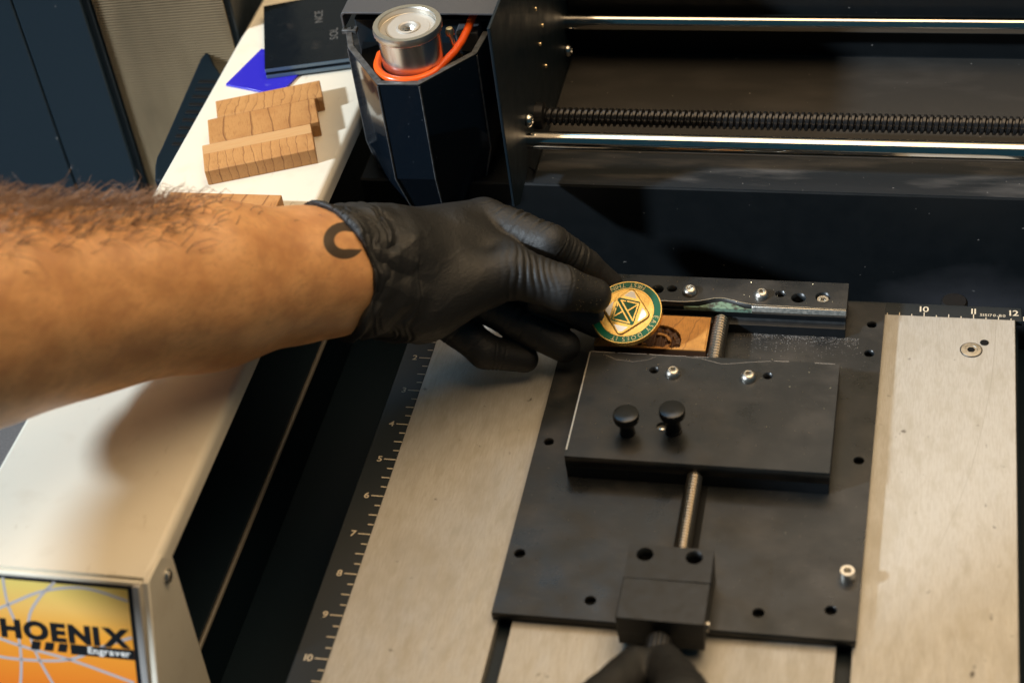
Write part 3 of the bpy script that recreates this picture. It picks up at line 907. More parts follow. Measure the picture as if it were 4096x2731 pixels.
def thread(x, y0, y1, z, r, pitch_, tilt=0.0):
    mb = MB()
    turns = int((y1 - y0) / pitch_)
    sg = 18
    pr = [(0.0, r), (0.30 * pitch_, r), (0.55 * pitch_, r * 0.78), (0.75 * pitch_, r * 0.78)]
    vs, fs = [], []
    for t in range(turns * sg + 1):
        a = 2 * math.pi * t / sg
        for dy, rr in pr:
            vs.append((x + rr * math.cos(a), y0 + t / sg * pitch_ + dy, z + rr * math.sin(a)))
    for t in range(turns * sg):
        for k in range(3):
            q = t * 4 + k
            fs.append((q, q + 4, q + 5, q + 1))
        if t + sg <= turns * sg - 1:
            fs.append((t * 4 + 3, (t + 1) * 4 + 3, (t + sg + 1) * 4, (t + sg) * 4))
    mb.add(vs, fs)
    mb.lathe([(r * 0.76, 0), (r * 0.76, y1 - y0)], (x, y0, z), (0, 1, 0), 16)
    return mb


obj("vise_screw", thread(6.08, -2.45, -0.95, 0.5, 0.172, 0.082), M['thread'], vi, smooth=None, fixn=True)
obj("vise_screw", thread(6.08, -7.75, -5.4, 0.5, 0.15, 0.072), M['thread'], vi, smooth=None, fixn=True)
obj("screw_channel", MB().box(5.86, 6.32, -7.6, -5.43, 0.221, 0.226), M['pit'], vi, smooth=None)
# screw block with a sloped rear shoulder and two holes
sb = link("screw_block", holed([(5.2, -8.44), (6.74, -8.42), (6.72, -7.66), (5.2, -7.66)], [(5.51, -7.88, 0.155), (6.39, -7.87, 0.155)], 0.6, 1.0), M['anodized_plain'], vi, smooth=None)
obj("block_body", MB().box(5.204, 6.72, -9.3, -7.664, 0.226, 0.598).box(5.204, 6.745, -9.36, -8.443, 0.598, 1.006), M['anodized_plain'], sb, bevel=0.015)
obj("block_screw", MB().lathe([(0, 0), (0.1, 0), (0.1, 0.04), (0, 0.05)], (6.745, -9.05, 0.6), (1, 0, 0), 18, caps=False), M['steel'], sb)
obj("crank_knob", MB().lathe([(0.0, 0.0), (0.12, 0.0), (0.12, 0.12), (0.23, 0.14), (0.25, 0.18), (0.25, 0.85), (0.21, 0.9), (0, 0.9)], (5.98, -9.36, 0.66), (0, -1, 0), 48, caps=False,
                              rmod=lambda k, i, r: r - (0.022 if k in (4, 5) and i % 2 else 0)), M['screw_black'], vi)

# shavings and dust on the vise plate
ds = MB()
for i in range(900):
    if i < 760:
        x = random.uniform(6.35, 8.9)
        y = -1.045 - abs(random.gauss(0, 0.065)) - (0.5 * random.random() ** 5)
    else:
        x, y = random.uniform(6.3, 9.2), random.uniform(-2.4, -1.05)
    r = random.uniform(0.004, 0.010)
    a = random.random() * 6.3
    zz = 0.222
    ds.add([(x + r * math.cos(a + k * 2.1), y + r * math.sin(a + k * 2.1), zz + (0.006 if k == 0 else 0)) for k in range(3)] + [(x, y, zz + r)], [(0, 1, 3), (1, 2, 3), (2, 0, 3), (2, 1, 0)])
o = tag(obj("metal_dust", ds, M['dust'], smooth=None), "pale metal dust swept along the rear jaw on the vise plate", "dust")
o["kind"] = "stuff"
sv = MB()
zones = [(3.7, 8.5, -4.9, -2.5, 0.803, 90), (4.6, 6.4, -4.4, -2.7, 0.803, 60), (4.6, 8.6, -0.8, -0.05, 0.803, 45), (6.4, 9.3, -4.5, -1.0, 0.223, 90), (2.9, 9.2, -8.7, -5.6, 0.223, 40)]
for x0, x1, y0, y1, z, cnt in zones:
    for i in range(cnt):
        x, y = random.uniform(x0, x1), random.uniform(y0, y1)
        r, a = random.uniform(0.006, 0.013), random.random() * 6.3
        sv.add([(x + r * math.cos(a + k * 2.1), y + r * math.sin(a + k * 2.1), z + 0.003 * k) for k in range(3)] + [(x, y, z + r)], [(0, 1, 3), (1, 2, 3), (2, 0, 3), (2, 1, 0)])
o = tag(obj("brass_shavings", sv, M['brass'], smooth=None), "tiny bright brass shavings scattered over the black vise", "shavings")
o["kind"] = "stuff"


# ================================================================== WOOD BLOCKS
def block_mb(L, W, H, seed):
    random.seed(seed)
    nx, ny = 14, 6
    vs, fs = [], []
    mb = MB()
    j = lambda: random.uniform(-0.006, 0.006)
    mb.box(-L / 2, L / 2, -W / 2, W / 2, 0, H)
    mb.v = [(x + j(), y + j(), z) for x, y, z in mb.v]
    return mb


ang = math.atan2(0.92, 2.28)
for k, (cx, cy, L, W, m, lab, a) in enumerate([
        (-4.35, 1.35, 2.46, 1.02, 'wood1', "front cedar block of the butted row, with a smooth pale band along its back edge", ang),
        (-4.565, 2.36, 2.48, 0.98, 'wood2', "middle cedar block of the three butted together, with dark gouges across its grain", ang),
        (-4.69, 3.22, 2.44, 0.70, 'wood3', "rear cedar block of the butted row, next to the blue acrylic sheet", ang),
        (-4.55, -0.83, 2.55, 1.02, 'wood4', "lone cedar block lying apart just behind the forearm on the cream cover", 0.01)]):
    t = thing("wood_block", lab, "wood block", (cx, cy, 2.5), "cedar blocks on the cream cover", (0, 0, a))
    obj("block_body", block_mb(L, W, 0.385, k), M[m], t, bevel=0.022, segs=3, local=True)
    if k == 0:
        obj("smooth_band", MB().box(-L / 2 + 0.012, L / 2 - 0.012, W / 2 - 0.36, W / 2 - 0.012, 0.384, 0.389), M['wood_smooth'], t, bevel=0.004, local=True)
random.seed(11)
# carved block in the vise: top is a height field, carving is real depth
BX, BY, BH = 2.30, 1.02, 0.39
nx, ny = 150, 68
X, Y = np.meshgrid(np.linspace(0, BX, nx), np.linspace(0, BY, ny), indexing='ij')
D = np.zeros_like(X)
cx, cy = 1.30, 0.22
rr = np.hypot((X - cx), (Y - cy) * 1.0)
ringm = (np.abs(rr - 0.41) < 0.06) & (Y > cy - 0.12)
inner_m = (rr < 0.345) & (Y > 0.05)
D = np.where(ringm, 0.075 + 0.02 * np.sin(np.arctan2(Y - cy, X - cx) * 14), D)
D = np.where(inner_m, 0.05 + 0.03 * (np.sin(X * 60) > 0.3), D)
D = np.where(np.abs(rr - 0.235) < 0.035, 0.02, D)
body = (X > 0.70) & (X < 1.25) & (Y > 0.05) & (Y < 0.62 - 0.5 * np.abs(X - 1.2))
D = np.where(body & ~ringm, 0.055 + 0.03 * (np.sin(X * 75 + 2 * np.sin(Y * 9)) > 0.2), D)
for qx, qy, qr in ((1.70, 0.12, 0.075), (1.60, 0.08, 0.05), (0.93, 0.10, 0.05), (1.05, 0.42, 0.045), (1.22, 0.40, 0.04), (1.5, 0.2, 0.06)):
    D = np.where(np.hypot(X - qx, Y - qy) < qr, 0.09, D)
leaf = (np.abs(X - 0.93) / 0.17 + np.abs(Y - 0.11) / 0.085) < 1
D = np.where(leaf & (np.hypot(X - 0.93, Y - 0.10) > 0.05), 0.0, D)
edge = (X < 0.02) | (X > BX - 0.02) | (Y < 0.02) | (Y > BY - 0.02)
D = np.where(edge, 0.012, D)
vs = [(X[i, j], Y[i, j], BH - D[i, j]) for i in range(nx) for j in range(ny)]
fs = [(i * ny + j, (i + 1) * ny + j, (i + 1) * ny + j + 1, i * ny + j + 1) for i in range(nx - 1) for j in range(ny - 1)]
mb = MB().add(vs, fs)
ring_i = [i * ny for i in range(nx)] + [(nx - 1) * ny + j for j in range(1, ny)] + [i * ny + ny - 1 for i in range(nx - 2, -1, -1)] + [j for j in range(ny - 2, 0, -1)]
o0 = len(mb.v)
mb.v += [(mb.v[i][0], mb.v[i][1], 0) for i in ring_i]
nr = len(ring_i)
mb.f += [(ring_i[(k + 1) % nr], ring_i[k], o0 + k, o0 + (k + 1) % nr) for k in range(nr)]
mb.f.append(tuple(o0 + k for k in range(nr - 1, -1, -1)))
me = mb.mesh("carved_block")
cb = link("carved_block", me, M['wood_carved'], smooth=30, local=True)
cb.location = (3.58, -2.065, 0.236)
tag(cb, "orange cedar block with a dark scorched carving, clamped in the vise under the medallion", "carved block")

# ================================================================== ACRYLIC SHEETS
t = thing("acrylic_sheet", "blue acrylic offcut lying flat, partly under the dark sheets and a cedar block", "acrylic sheet", (-5.4, 4.9, 2.502))
sh_pts = [(-6.17, 4.25), (-4.71, 3.86), (-4.30, 5.40), (-5.76, 5.78)]
obj("sheet_body", MB().prism(sh_pts, 2.502, 2.56), M['blue'], t, bevel=0.008)
for k, (dx, dy, z, lab) in enumerate(((0.02, -0.02, 2.565, "lower dark acrylic sheet with pale edge, beneath another on the blue offcut"),
                                     (0.0, 0.03, 2.70, "top dark acrylic sheet with faint engraved letters, beside the spindle head"))):
    q = [(-5.22 + dx, 4.50 + dy), (-2.72 + dx, 5.17 + dy), (-3.75 + dx, 8.15 + dy), (-6.12 + dx, 7.25 + dy)]
    t = thing("acrylic_sheet", lab, "acrylic sheet", (-4.4, 6, z), "dark acrylic sheets")
    obj("sheet_body", MB().prism(q, z + 0.1, z + 0.115), M['black_acrylic'], t, bevel=0.004)
    obj("sheet_edge", MB().prism(q, z, z + 0.099), M['acrylic_edge'], t, bevel=0.01)
    if k:
        u = Vector((-0.28, 0.96, 0)).normalized()
        v = Vector((-0.96, -0.28, 0)).normalized()
        for s_, o_ in (("NCE", Vector((-4.45, 6.85, z + 0.116))), ("SOL", Vector((-3.85, 6.1, z + 0.116)))):
            d = text(MB(), s_, lambda x, y, zz: o_ + u * x + v * y + Vector((0, 0, zz)), 0.2, 0.002, gap=0.12)
            obj("lettering", d, M['faint_print'], t, smooth=None)

# ================================================================== BACKGROUND: GRILLE BOX AND CABINET
ga = math.radians(9)
gd, gn = Vector((math.cos(ga), math.sin(ga), 0)), Vector((math.sin(ga), -math.cos(ga), 0))
g0 = Vector((-9.96, 6.0, -4))
ls_ = thing("speaker_box", "tan cloth covered speaker box standing behind the cream cover", "speaker", g0)


def gbox(mb, a0, a1, o0, o1, z0, z1):
    vs = [g0 + gd * a - gn * (-o) + Vector((0, 0, z)) for z in (z0, z1) for o in (o0, o1) for a in (a0, a1)]
    return mb.add(vs, [(0, 2, 3, 1), (4, 5, 7, 6), (0, 1, 5, 4), (2, 6, 7, 3), (0, 4, 6, 2), (1, 3, 7, 5)])


obj("speaker_case", gbox(MB(), -0.3, 3.35, -6.0, -0.14, 0, 17), M['black_paint'], ls_, bevel=0.05, fixn=True)
obj("grille_backing", gbox(MB(), 0.0, 3.2, -0.14, -0.05, 0.1, 16.8), M['pit'], ls_, fixn=True)
rb = MB()
for i in range(213):
    z = 0.1 + i * 0.076
    vs = [g0 + gd * a + gn * o + Vector((0, 0, zz)) for a in (0.0, 3.2) for o, zz in ((-0.05, z), (0.016, z + 0.006), (0.016, z + 0.030), (-0.05, z + 0.036))]
    rb.add(vs, [(0, 1, 5, 4), (1, 2, 6, 5), (2, 3, 7, 6), (0, 3, 2, 1), (4, 5, 6, 7)])
obj("grille_ribs", rb, M['grille'], ls_, smooth=None, fixn=True)["kind"] = "stuff"
cab = thing("storage_cabinet", "dark blue metal cabinet with a vertical door seam, left of the speaker", "cabinet", g0 + gd * -4)
obj("cabinet_case", gbox(MB(), -9.0, -0.06, -8.0, 0.05, 0, 18), M['black_paint'], cab, bevel=0.04, fixn=True)
obj("door", gbox(MB(), -1.88, -0.22, 0.05, 0.2, 0.2, 17.8), M['cabinet'], cab, bevel=0.03, fixn=True)
obj("door", gbox(MB(), -8.9, -1.92, 0.05, 0.2, 0.2, 17.8), M['cabinet'], cab, bevel=0.03, fixn=True)

# ================================================================== MEDALLION
cn = Vector((-0.06, -0.31, 0.949)).normalized()
ce1 = (Vector((1, 0, 0)) - cn * cn.x).normalized()
ce2 = cn.cross(ce1)
md = thing("medallion", "gold and green enamel medallion held between black gloved fingers over the vise", "medallion", (4.26, -1.77, 1.3))
md.rotation_euler = Matrix((ce1, ce2, cn)).transposed().to_euler()
R_ = 0.735
obj("coin_body", MB().lathe([(0.0, -0.13), (R_ - 0.03, -0.13), (R_, -0.115), (R_, -0.006), (R_ - 0.008, 0.002), (R_ - 0.022, 0.002), (R_ - 0.027, -0.008), (0.60, -0.010), (0.0, -0.012)], segs=96, caps=False),
    M['gold'], md, local=True, smooth=40)
obj("enamel_ring", MB().lathe([(0.567, -0.011), (0.567, -0.004), (R_ - 0.025, -0.004), (R_ - 0.025, -0.011)], segs=96, caps=False), M['enamel_green'], md, local=True)
obj("inner_rim", MB().lathe([(0.568, -0.011), (0.568, 0.003), (0.553, 0.003), (0.545, -0.010)], segs=96, caps=False), M['gold'], md, local=True)
obj("hammered_field", MB().lathe([(0.547, -0.0095), (0.0, -0.0095)], segs=64, caps=False), M['gold_field'], md, local=True, smooth=60)


def rounded(pts, r, n=5):
    out = []
    N = len(pts)
    for i in range(N):
        a, p, b = Vector(pts[i - 1]), Vector(pts[i]), Vector(pts[(i + 1) % N])
        u, v = (a - p).normalized(), (b - p).normalized()
        d = min(r, (a - p).length * 0.45, (b - p).length * 0.45)
        s, e = p + u * d, p + v * d
        for k in range(n + 1):
            t = k / n
            out.append(tuple(s * (1 - t) ** 2 + p * 2 * t * (1 - t) + e * t * t))
    return out


sq = [(0.075, 0.585), (0.535, -0.075), (-0.075, -0.575), (-0.50, 0.04)]
sq = [(0.06, 0.57), (0.51, -0.085), (-0.07, -0.56), (-0.485, 0.03)]
obj("diamond_shade", MB().prism([(x * 1.045, y * 1.045) for x, y in rounded(sq, 0.12)], -0.011, -0.006), M['gap_shade'], md, local=True, smooth=None)  # dark outline paints the gap shadow around the raised diamond
dm = obj("diamond", MB().prism(rounded(sq, 0.12), -0.011, 0.016), M['gold'], md, local=True, bevel=0.008)
for pts in ([(0.045, 0.50), (0.115, 0.475), (0.185, 0.305), (-0.10, 0.38)], [(0.32, 0.12), (0.43, -0.05), (0.41, -0.115), (0.265, -0.235)],
            [(-0.215, -0.30), (0.085, -0.362), (-0.03, -0.465), (-0.11, -0.46)], [(-0.285, 0.25), (-0.33, -0.12), (-0.435, 0.02), (-0.43, 0.09)]):
    obj("white_inlay", MB().prism(rounded(pts, 0.025, 3), 0.0, 0.0175), M['enamel_white'], dm, local=True, smooth=None)
obj("green_inlay", MB().prism(rounded([(-0.20, 0.34), (0.275, 0.235), (0.185, -0.325), (-0.30, -0.205)], 0.05, 3), 0.0, 0.018), M['enamel_green'], dm, local=True, smooth=None)
lt = MB()


def stroke(a, b, w_=0.027):
    a, b = Vector(a), Vector(b)
    t = (b - a).normalized()
    s = Vector((-t.y, t.x)) * w_ / 2
    lt.prism([tuple(a - s - t * w_ / 2), tuple(b - s + t * w_ / 2), tuple(b + s + t * w_ / 2), tuple(a + s - t * w_ / 2)], 0.016, 0.0195 + 0.0002 * (len(lt.v) // 8))


for a, b in (((-0.205, 0.23), (0.10, -0.265)), ((0.10, -0.265), (-0.255, -0.17)), ((-0.255, -0.17), (-0.225, 0.07)), ((-0.235, -0.11), (-0.07, 0.01)),
             ((-0.135, 0.265), (0.165, -0.21)), ((0.165, -0.21), (0.235, 0.19)), ((0.235, 0.19), (0.0, 0.245)), ((0.21, 0.16), (0.03, 0.02)), ((-0.205, 0.23), (-0.20, 0.13)), ((-0.135, 0.265), (-0.05, 0.25))):
    stroke(a, b)
obj("triangle_emblem", lt, M['gold'], dm, local=True, smooth=None)


def arc_text(s, a_start, a_end, r, outward):
    k = 0.102 / 0.70
    ws = [0.30 if c == ' ' else glyph(c, -0.022)[2] for c in s]
    tot = sum(ws) + 0.17 * (len(s) - 1)
    span = a_end - a_start
    x = 0.0
    mb = MB()
    for c, wd in zip(s, ws):
        if c != ' ':
            th_ = a_start + span * (x + wd / 2) / tot
            cr, sr = math.cos(th_), math.sin(th_)
            rad = Vector((cr, sr)) if outward else Vector((-cr, -sr))       # the letters' up direction
            al = Vector((rad.y, -rad.x))
            vs, fs, _ = glyph(c, -0.022)
            c0 = Vector((cr, sr)) * r
            mb.add([(*(c0 + al * ((v[0] - wd / 2) * k * 0.92) + rad * ((v[1] - 0.35) * k)), -0.0045 + (v[2] + 0.5) * 0.009) for v in vs], fs)
        x += wd + 0.17
    return mb


rd = math.radians
obj("lettering", arc_text("EASY DOES IT", rd(-7), rd(-112), 0.637, True), M['gold_print'], md, local=True, smooth=None)
obj("lettering", arc_text("FIRST THINGS FIRST", rd(61), rd(180), 0.640, False), M['gold_print'], md, local=True, smooth=None)

# ================================================================== PERSON
ps = thing("person", "person reaching in from the left, hairy tattooed forearm and black gloves, pinching the medallion", "person", (-9, -16, -33))
W = np.array([-0.86, -3.28, 3.4])
Q = np.array([-5.57, -7.62, 6.0])
u_arm = (Q - W) / np.linalg.norm(Q - W)
Lq = float(np.linalg.norm(Q - W))
E_ = W + u_arm * 10.6
SHD = np.array([-12.7, -15.2, 12.6])


def f_arm(P):
    d = cap(P, W + u_arm * -0.9, W + u_arm * 0.9, 1.10, 1.20)
    d = smin(d, cap(P, W + u_arm * 0.6, W + u_arm * 3.0, 1.17, 1.50), 0.5)
    d = smin(d, cap(P, W + u_arm * 3.0, W + u_arm * 7.5 - np.array(RY) * 0.14, 1.47, 1.90), 0.6)
    d = smin(d, cap(P, W + u_arm * 7.5 - np.array(RY) * 0.14, E_, 1.84, 1.65), 0.6)
    d = smin(d, cap(P, E_, SHD, 1.65, 2.3), 0.8)
    # neck and head, out of the picture
    d = smin(d, cap(P, (-14.5, -22.0, 12.0), (-12.0, -22.3, 17.0), 2.3, 2.2), 0.8)
    d = smin(d, cap(P, (-11.4, -22.3, 17.6), (-11.9, -22.4, 20.4), 2.7, 3.5), 0.6)
    d = smin(d, cap(P, (-8.5, -22.3, 18.9), (-7.9, -22.3, 17.9), 0.35, 0.5), 0.3)
    # forearm muscle belly and wrist tendons
    d = smin(d, cap(P, W + u_arm * 4.5 + (0.3, -0.2, 0.2), W + u_arm * 8.5 + (0.4, -0.3, -0.1), 1.1, 1.45), 0.7)
    d = smin(d, cap(P, W + u_arm * -0.2 + np.array(RZ) * 1.02, W + u_arm * 2.2 + np.array(RZ) * 0.95, 0.19, 0.42), 0.22)
    d = smin(d, cap(P, W + u_arm * -0.2 + np.array(RZ) * 0.94 - np.array(RY) * 0.52, W + u_arm * 2.0 + np.array(RZ) * 0.82 - np.array(RY) * 0.5, 0.18, 0.44), 0.2)
    return d


V, Fq = nets(f_arm, (-18, -27, 1.2), (1.0, -0.5, 25.0), 0.15)
V = V + grad(f_arm, V) * (vnoise(V, 1.3) * 0.035)[:, None]
ms = mat("skin", (0.84, 0.45, 0.19), 0.42, 0.0, 0.5, var=[((0.62, 0.29, 0.115), 1.3, (1, 1, 1), 0.42, 0.72), ((0.58, 0.28, 0.12), 2.4, (0.6, 0.9, 1.4), 0.45, 0.8), ((0.60, 0.29, 0.13), 9, (0.35, 0.8, 1.6), 0.5, 0.85)],
         bump=(16, (1, 1, 1), 0.25, 0.02), sss=0.12)
# tattoo: an open dark ring printed on the skin near the glove cuff
nt = ms.node_tree
N, Lk = nt.nodes, nt.links
b = N["Principled BSDF"]
src = b.inputs["Base Color"].links[0].from_socket
TC = Vector((-0.55, -3.88, 4.66))
TU, TV = Vector(RX), Vector(RY)
tc = N.new("ShaderNodeTexCoord")


def vmath(op, a, b=None, out=0):
    n = N.new("ShaderNodeVectorMath")
    n.operation = op
    if isinstance(a, Vector):
        n.inputs[0].default_value = a
    else:
        Lk.new(a, n.inputs[0])
    if b is not None:
        if isinstance(b, Vector):
            n.inputs[1].default_value = b
        else:
            Lk.new(b, n.inputs[1])
    return n.outputs[out]


def fmath(op, a, b=0.0, clamp=False):
    n = N.new("ShaderNodeMath")
    n.operation, n.use_clamp = op, clamp
    for i, q in enumerate((a, b)):
        if isinstance(q, (int, float)):
            n.inputs[i].default_value = q
        else:
            Lk.new(q, n.inputs[i])
    return n.outputs[0]


rel = vmath('SUBTRACT', tc.outputs["Object"], (TC - ps.location) * S)
uu = fmath('DIVIDE', vmath('DOT_PRODUCT', rel, TU, 1), S)
vv = fmath('DIVIDE', vmath('DOT_PRODUCT', rel, TV, 1), S)
rad = fmath('SQRT', fmath('ADD', fmath('POWER', uu, 2.0), fmath('POWER', vv, 2.0)))
ring = fmath('MULTIPLY', fmath('SUBTRACT', 0.108, fmath('ABSOLUTE', fmath('SUBTRACT', rad, 0.27))), 40.0, True)
gap = fmath('MULTIPLY', fmath('MAXIMUM', fmath('SUBTRACT', 0.03, uu), fmath('SUBTRACT', fmath('ABSOLUTE', fmath('SUBTRACT', vv, 0.0)), 0.15)), 30.0, True)
ring = fmath('MULTIPLY', ring, gap)
tail = fmath('MULTIPLY', fmath('MULTIPLY', fmath('SUBTRACT', 0.07, fmath('ABSOLUTE', fmath('SUBTRACT', vv, fmath('ADD', 0.235, fmath('MULTIPLY', uu, 0.22))))), 40.0, True),
             fmath('MULTIPLY', fmath('MULTIPLY', fmath('ADD', uu, 0.02), 30.0, True), fmath('MULTIPLY', fmath('SUBTRACT', 0.50, uu), 30.0, True)))
mask = fmath('MULTIPLY', fmath('MAXIMUM', ring, tail), 0.93)
mx = N.new("ShaderNodeMix")
mx.data_type = 'RGBA'
Lk.new(mask, mx.inputs[0])
Lk.new(src, mx.inputs[6])
mx.inputs[7].default_value = (0.020, 0.022, 0.018, 1)
Lk.new(mx.outputs[2], b.inputs["Base Color"])
arm = link("body", npmesh("body", V, Fq), ms, ps, smooth=180)

# ---- left glove
UPV = np.array(RY)
J = dict(MCPi=(1.19, -0.66, 2.62), PIPi=(2.65, -1.13, 2.5), DIPi=(3.28, -0.76, 1.62), TIPi=(3.71, -0.66, 1.08),
         CMC=(0.38, -3.1, 2.5), MCPt=(2.05, -2.05, 2.5), IPt=(3.07, -2.10, 2.15), TIPt=(3.66, -1.86, 1.80),
         MCPm=(1.28, -1.19, 2.4), PIPm=(2.55, -1.70, 1.6), TIPm=(3.62, -1.75, 0.98),
         MCPr=(0.9, -2.01, 2.0), PIPr=(1.95, -2.02, 1.2), TIPr=(3.02, -2.28, 0.74),
         MCPp=(0.45, -2.44, 1.7), PIPp=(1.42, -2.66, 0.85), TIPp=(2.17, -2.42, 0.45))
J = {k: np.array(v) for k, v in J.items()}


def f_glove(P):
    w0 = W + u_arm * 1.6
    d = cap(P, w0, W - u_arm * 0.5, 1.52, 1.25)
    pc = np.array((0.55, -2.3, 2.55))
    d = smin(d, cap(P, W - u_arm * 0.4, pc, 1.16, 1.0), 0.4)
    d = smin(d, cap(P, W + (0.2, 0.5, 0.1), J['MCPi'], 0.75, 0.50), 0.35)
    d = smin(d, cap(P, W + (0.3, 0.3, 0), J['MCPm'], 0.8, 0.52), 0.35)
    d = smin(d, cap(P, pc + (-0.3, -0.2, -0.1), J['MCPr'], 0.85, 0.50), 0.35)
    d = smin(d, cap(P, W + (0.3, -0.2, -0.5), J['MCPp'], 0.72, 0.46), 0.35)
    d = smin(d, cap(P, W + (0.2, -0.35, -0.2), J['CMC'], 0.85, 0.78), 0.35)
    th = smin(cap(P, J['CMC'], J['MCPt'], 0.76, 0.52), cap(P, J['MCPt'], J['IPt'], 0.52, 0.455), 0.15)
    th = smin(th, cap(P, J['IPt'], J['TIPt'], 0.455, 0.36), 0.1)
    d = smin(d, th, 0.28)
    web = cap(P, (0.9, -1.6, 2.75), (1.75, -1.55, 2.55), 0.55, 0.36)
    d = smin(d, web, 0.3)
    fi = smin(cap(P, J['MCPi'], J['PIPi'], 0.50, 0.40), smin(cap(P, J['PIPi'], J['DIPi'], 0.40, 0.355), cap(P, J['DIPi'], J['TIPi'], 0.355, 0.29), 0.06), 0.08)
    d = smin(d, fi, 0.10)
    fm = smin(cap(P, J['MCPm'], J['PIPm'], 0.47, 0.41), cap(P, J['PIPm'], J['TIPm'], 0.41, 0.33), 0.1)
    fr = smin(cap(P, J['MCPr'], J['PIPr'], 0.45, 0.40), cap(P, J['PIPr'], J['TIPr'], 0.40, 0.34), 0.1)
    fp = smin(cap(P, J['MCPp'], J['PIPp'], 0.41, 0.35), cap(P, J['PIPp'], J['TIPp'], 0.35, 0.29), 0.1)
    for q in (fm, fr, fp):
        d = smin(d, q, 0.07)
    # open wavy cuff: cut across the wrist, hollow round the forearm
    s_ = (P - W) @ u_arm
    t_ = (P - W) @ UPV
    d = np.maximum(d, s_ - (0.20 + 0.30 * np.clip(t_, 0, 2) ** 2 + 0.06 * np.clip(-t_, 0, 2) + 0.05 * np.sin(t_ * 5)))
    inner_ = cap(P, W - u_arm * 0.55, W + u_arm * 2.2, 1.15, 1.42)
    return np.maximum(d, -inner_)


V, Fq = nets(f_glove, (-2.6, -5.7, 0.0), (4.35, 0.35, 5.6), 0.027)
G = grad(f_glove, V)
disp = np.zeros(len(V))


def segfold(a, b, rad_, folds, skew, width=0.05, depth=0.035):
    a, b = np.array(a), np.array(b)
    L = np.linalg.norm(b - a)
    d = (b - a) / L
    t = (V - a) @ d
    rel_ = V - a - t[:, None] * d
    dist = np.linalg.norm(rel_, axis=1)
    mk = np.clip((rad_ * 1.25 - dist) / (rad_ * 0.2), 0, 1) * np.clip((t + 0.25) * 5, 0, 1) * np.clip((L + 0.25 - t) * 5, 0, 1)
    side = rel_ @ np.cross(d, (0, 0, 1.0))
    vert = rel_[:, 2]
    out = np.zeros(len(V))
    for k, f0 in enumerate(folds):
        x = t - f0 + skew * side + 0.14 * math.sin(k * 2.3 + 1) * vert + 0.11 * wob
        wd = width * (0.75 + 0.5 * ((k * 7) % 5) / 5)
        am = depth * (0.55 + 0.9 * ((k * 3 + 1) % 4) / 4) * np.clip(0.8 + 1.3 * wob2, 0.15, 1.6)
        out += am * (-1.25 * np.exp(-(x / wd) ** 2) + 0.55 * np.exp(-((x - wd * 2.2) / (wd * 1.6)) ** 2) + 0.9 * np.exp(-((x + wd * 1.7) / wd) ** 2))
    return out * mk


wob, wob2 = vnoise(V, 1.9), vnoise(V + 17, 1.3)
disp += segfold(J['MCPi'], J['PIPi'], 0.46, (0.12, 0.42, 0.72, 0.98, 1.22, 1.45), 0.30, 0.030, 0.022)
disp += segfold(J['PIPi'], J['DIPi'], 0.40, (0.16, 0.40, 0.62, 0.84), 0.22, 0.028, 0.019)
disp += segfold(J['MCPm'], J['PIPm'], 0.45, (0.5, 1.0, 1.4), 0.1, 0.035, 0.018)
disp += segfold(J['MCPr'], J['PIPr'], 0.44, (0.5, 0.9, 1.25), 0.1, 0.035, 0.018)
disp += segfold(J['PIPr'], J['TIPr'], 0.40, (0.35, 0.7), 0.1, 0.03, 0.012)
disp += segfold(J['MCPp'], J['PIPp'], 0.40, (0.6, 1.05), 0.1, 0.035, 0.018)
disp += segfold(J['PIPp'], J['TIPp'], 0.36, (0.15, 0.4), 0.1, 0.03, 0.018)
disp += segfold(J['IPt'], J['TIPt'], 0.46, (0.02,), -0.1, 0.03, 0.012)
# fan of fine creases round the thumb's web
d_ = (J['IPt'] - J['MCPt']) / np.linalg.norm(J['IPt'] - J['MCPt'])
t = (V - J['MCPt']) @ d_
rel_ = V - J['MCPt'] - t[:, None] * d_
sd = rel_ @ np.array(RY)
nz = vnoise(V, 2.2)
mk = np.exp(-((t - 0.30) / 0.55) ** 2) * np.clip(1.25 - np.linalg.norm(rel_, axis=1), 0, 1) * np.clip(0.9 - np.abs(sd + 0.05), 0, 1)
wv_ = np.sin((t * 1.0 + sd * (0.35 + 0.35 * t) + 0.10 * nz + 0.05 * wob) * 2 * math.pi / 0.17)
disp += 0.030 * mk * np.clip(0.6 + 1.2 * wob2, 0, 1.3) * (wv_ - 0.35 * wv_ ** 2)
# broad soft folds on the back of the hand and a crumpled cuff
nz2 = vnoise(V, 1.1)
disp += 0.035 * nz2
s_ = (V - W) @ u_arm
t_ = (V - W) @ UPV
e_ = (V - W) @ np.array(RX)
cuff = np.clip((s_ + 1.25) / 0.8, 0, 1)
k2 = vnoise(V * np.array((1, 1, 1)) + 9, 2.6)
k3 = vnoise(V + 31, 1.7)
ph = np.arctan2(t_, (V - W) @ np.array(RZ))
edge_ = 0.20 + 0.30 * np.clip(t_, 0, 2) ** 2 + 0.06 * np.clip(-t_, 0, 2) + 0.05 * np.sin(t_ * 5) - s_      # distance from the cuff's rim


def ridged(A_, B_, C_, off):
    q = np.stack([s_ * A_, t_ * B_, (V - W) @ np.array(RZ) * C_], 1) + off
    return 1 - 2 * np.abs(vnoise(q, 1.0))


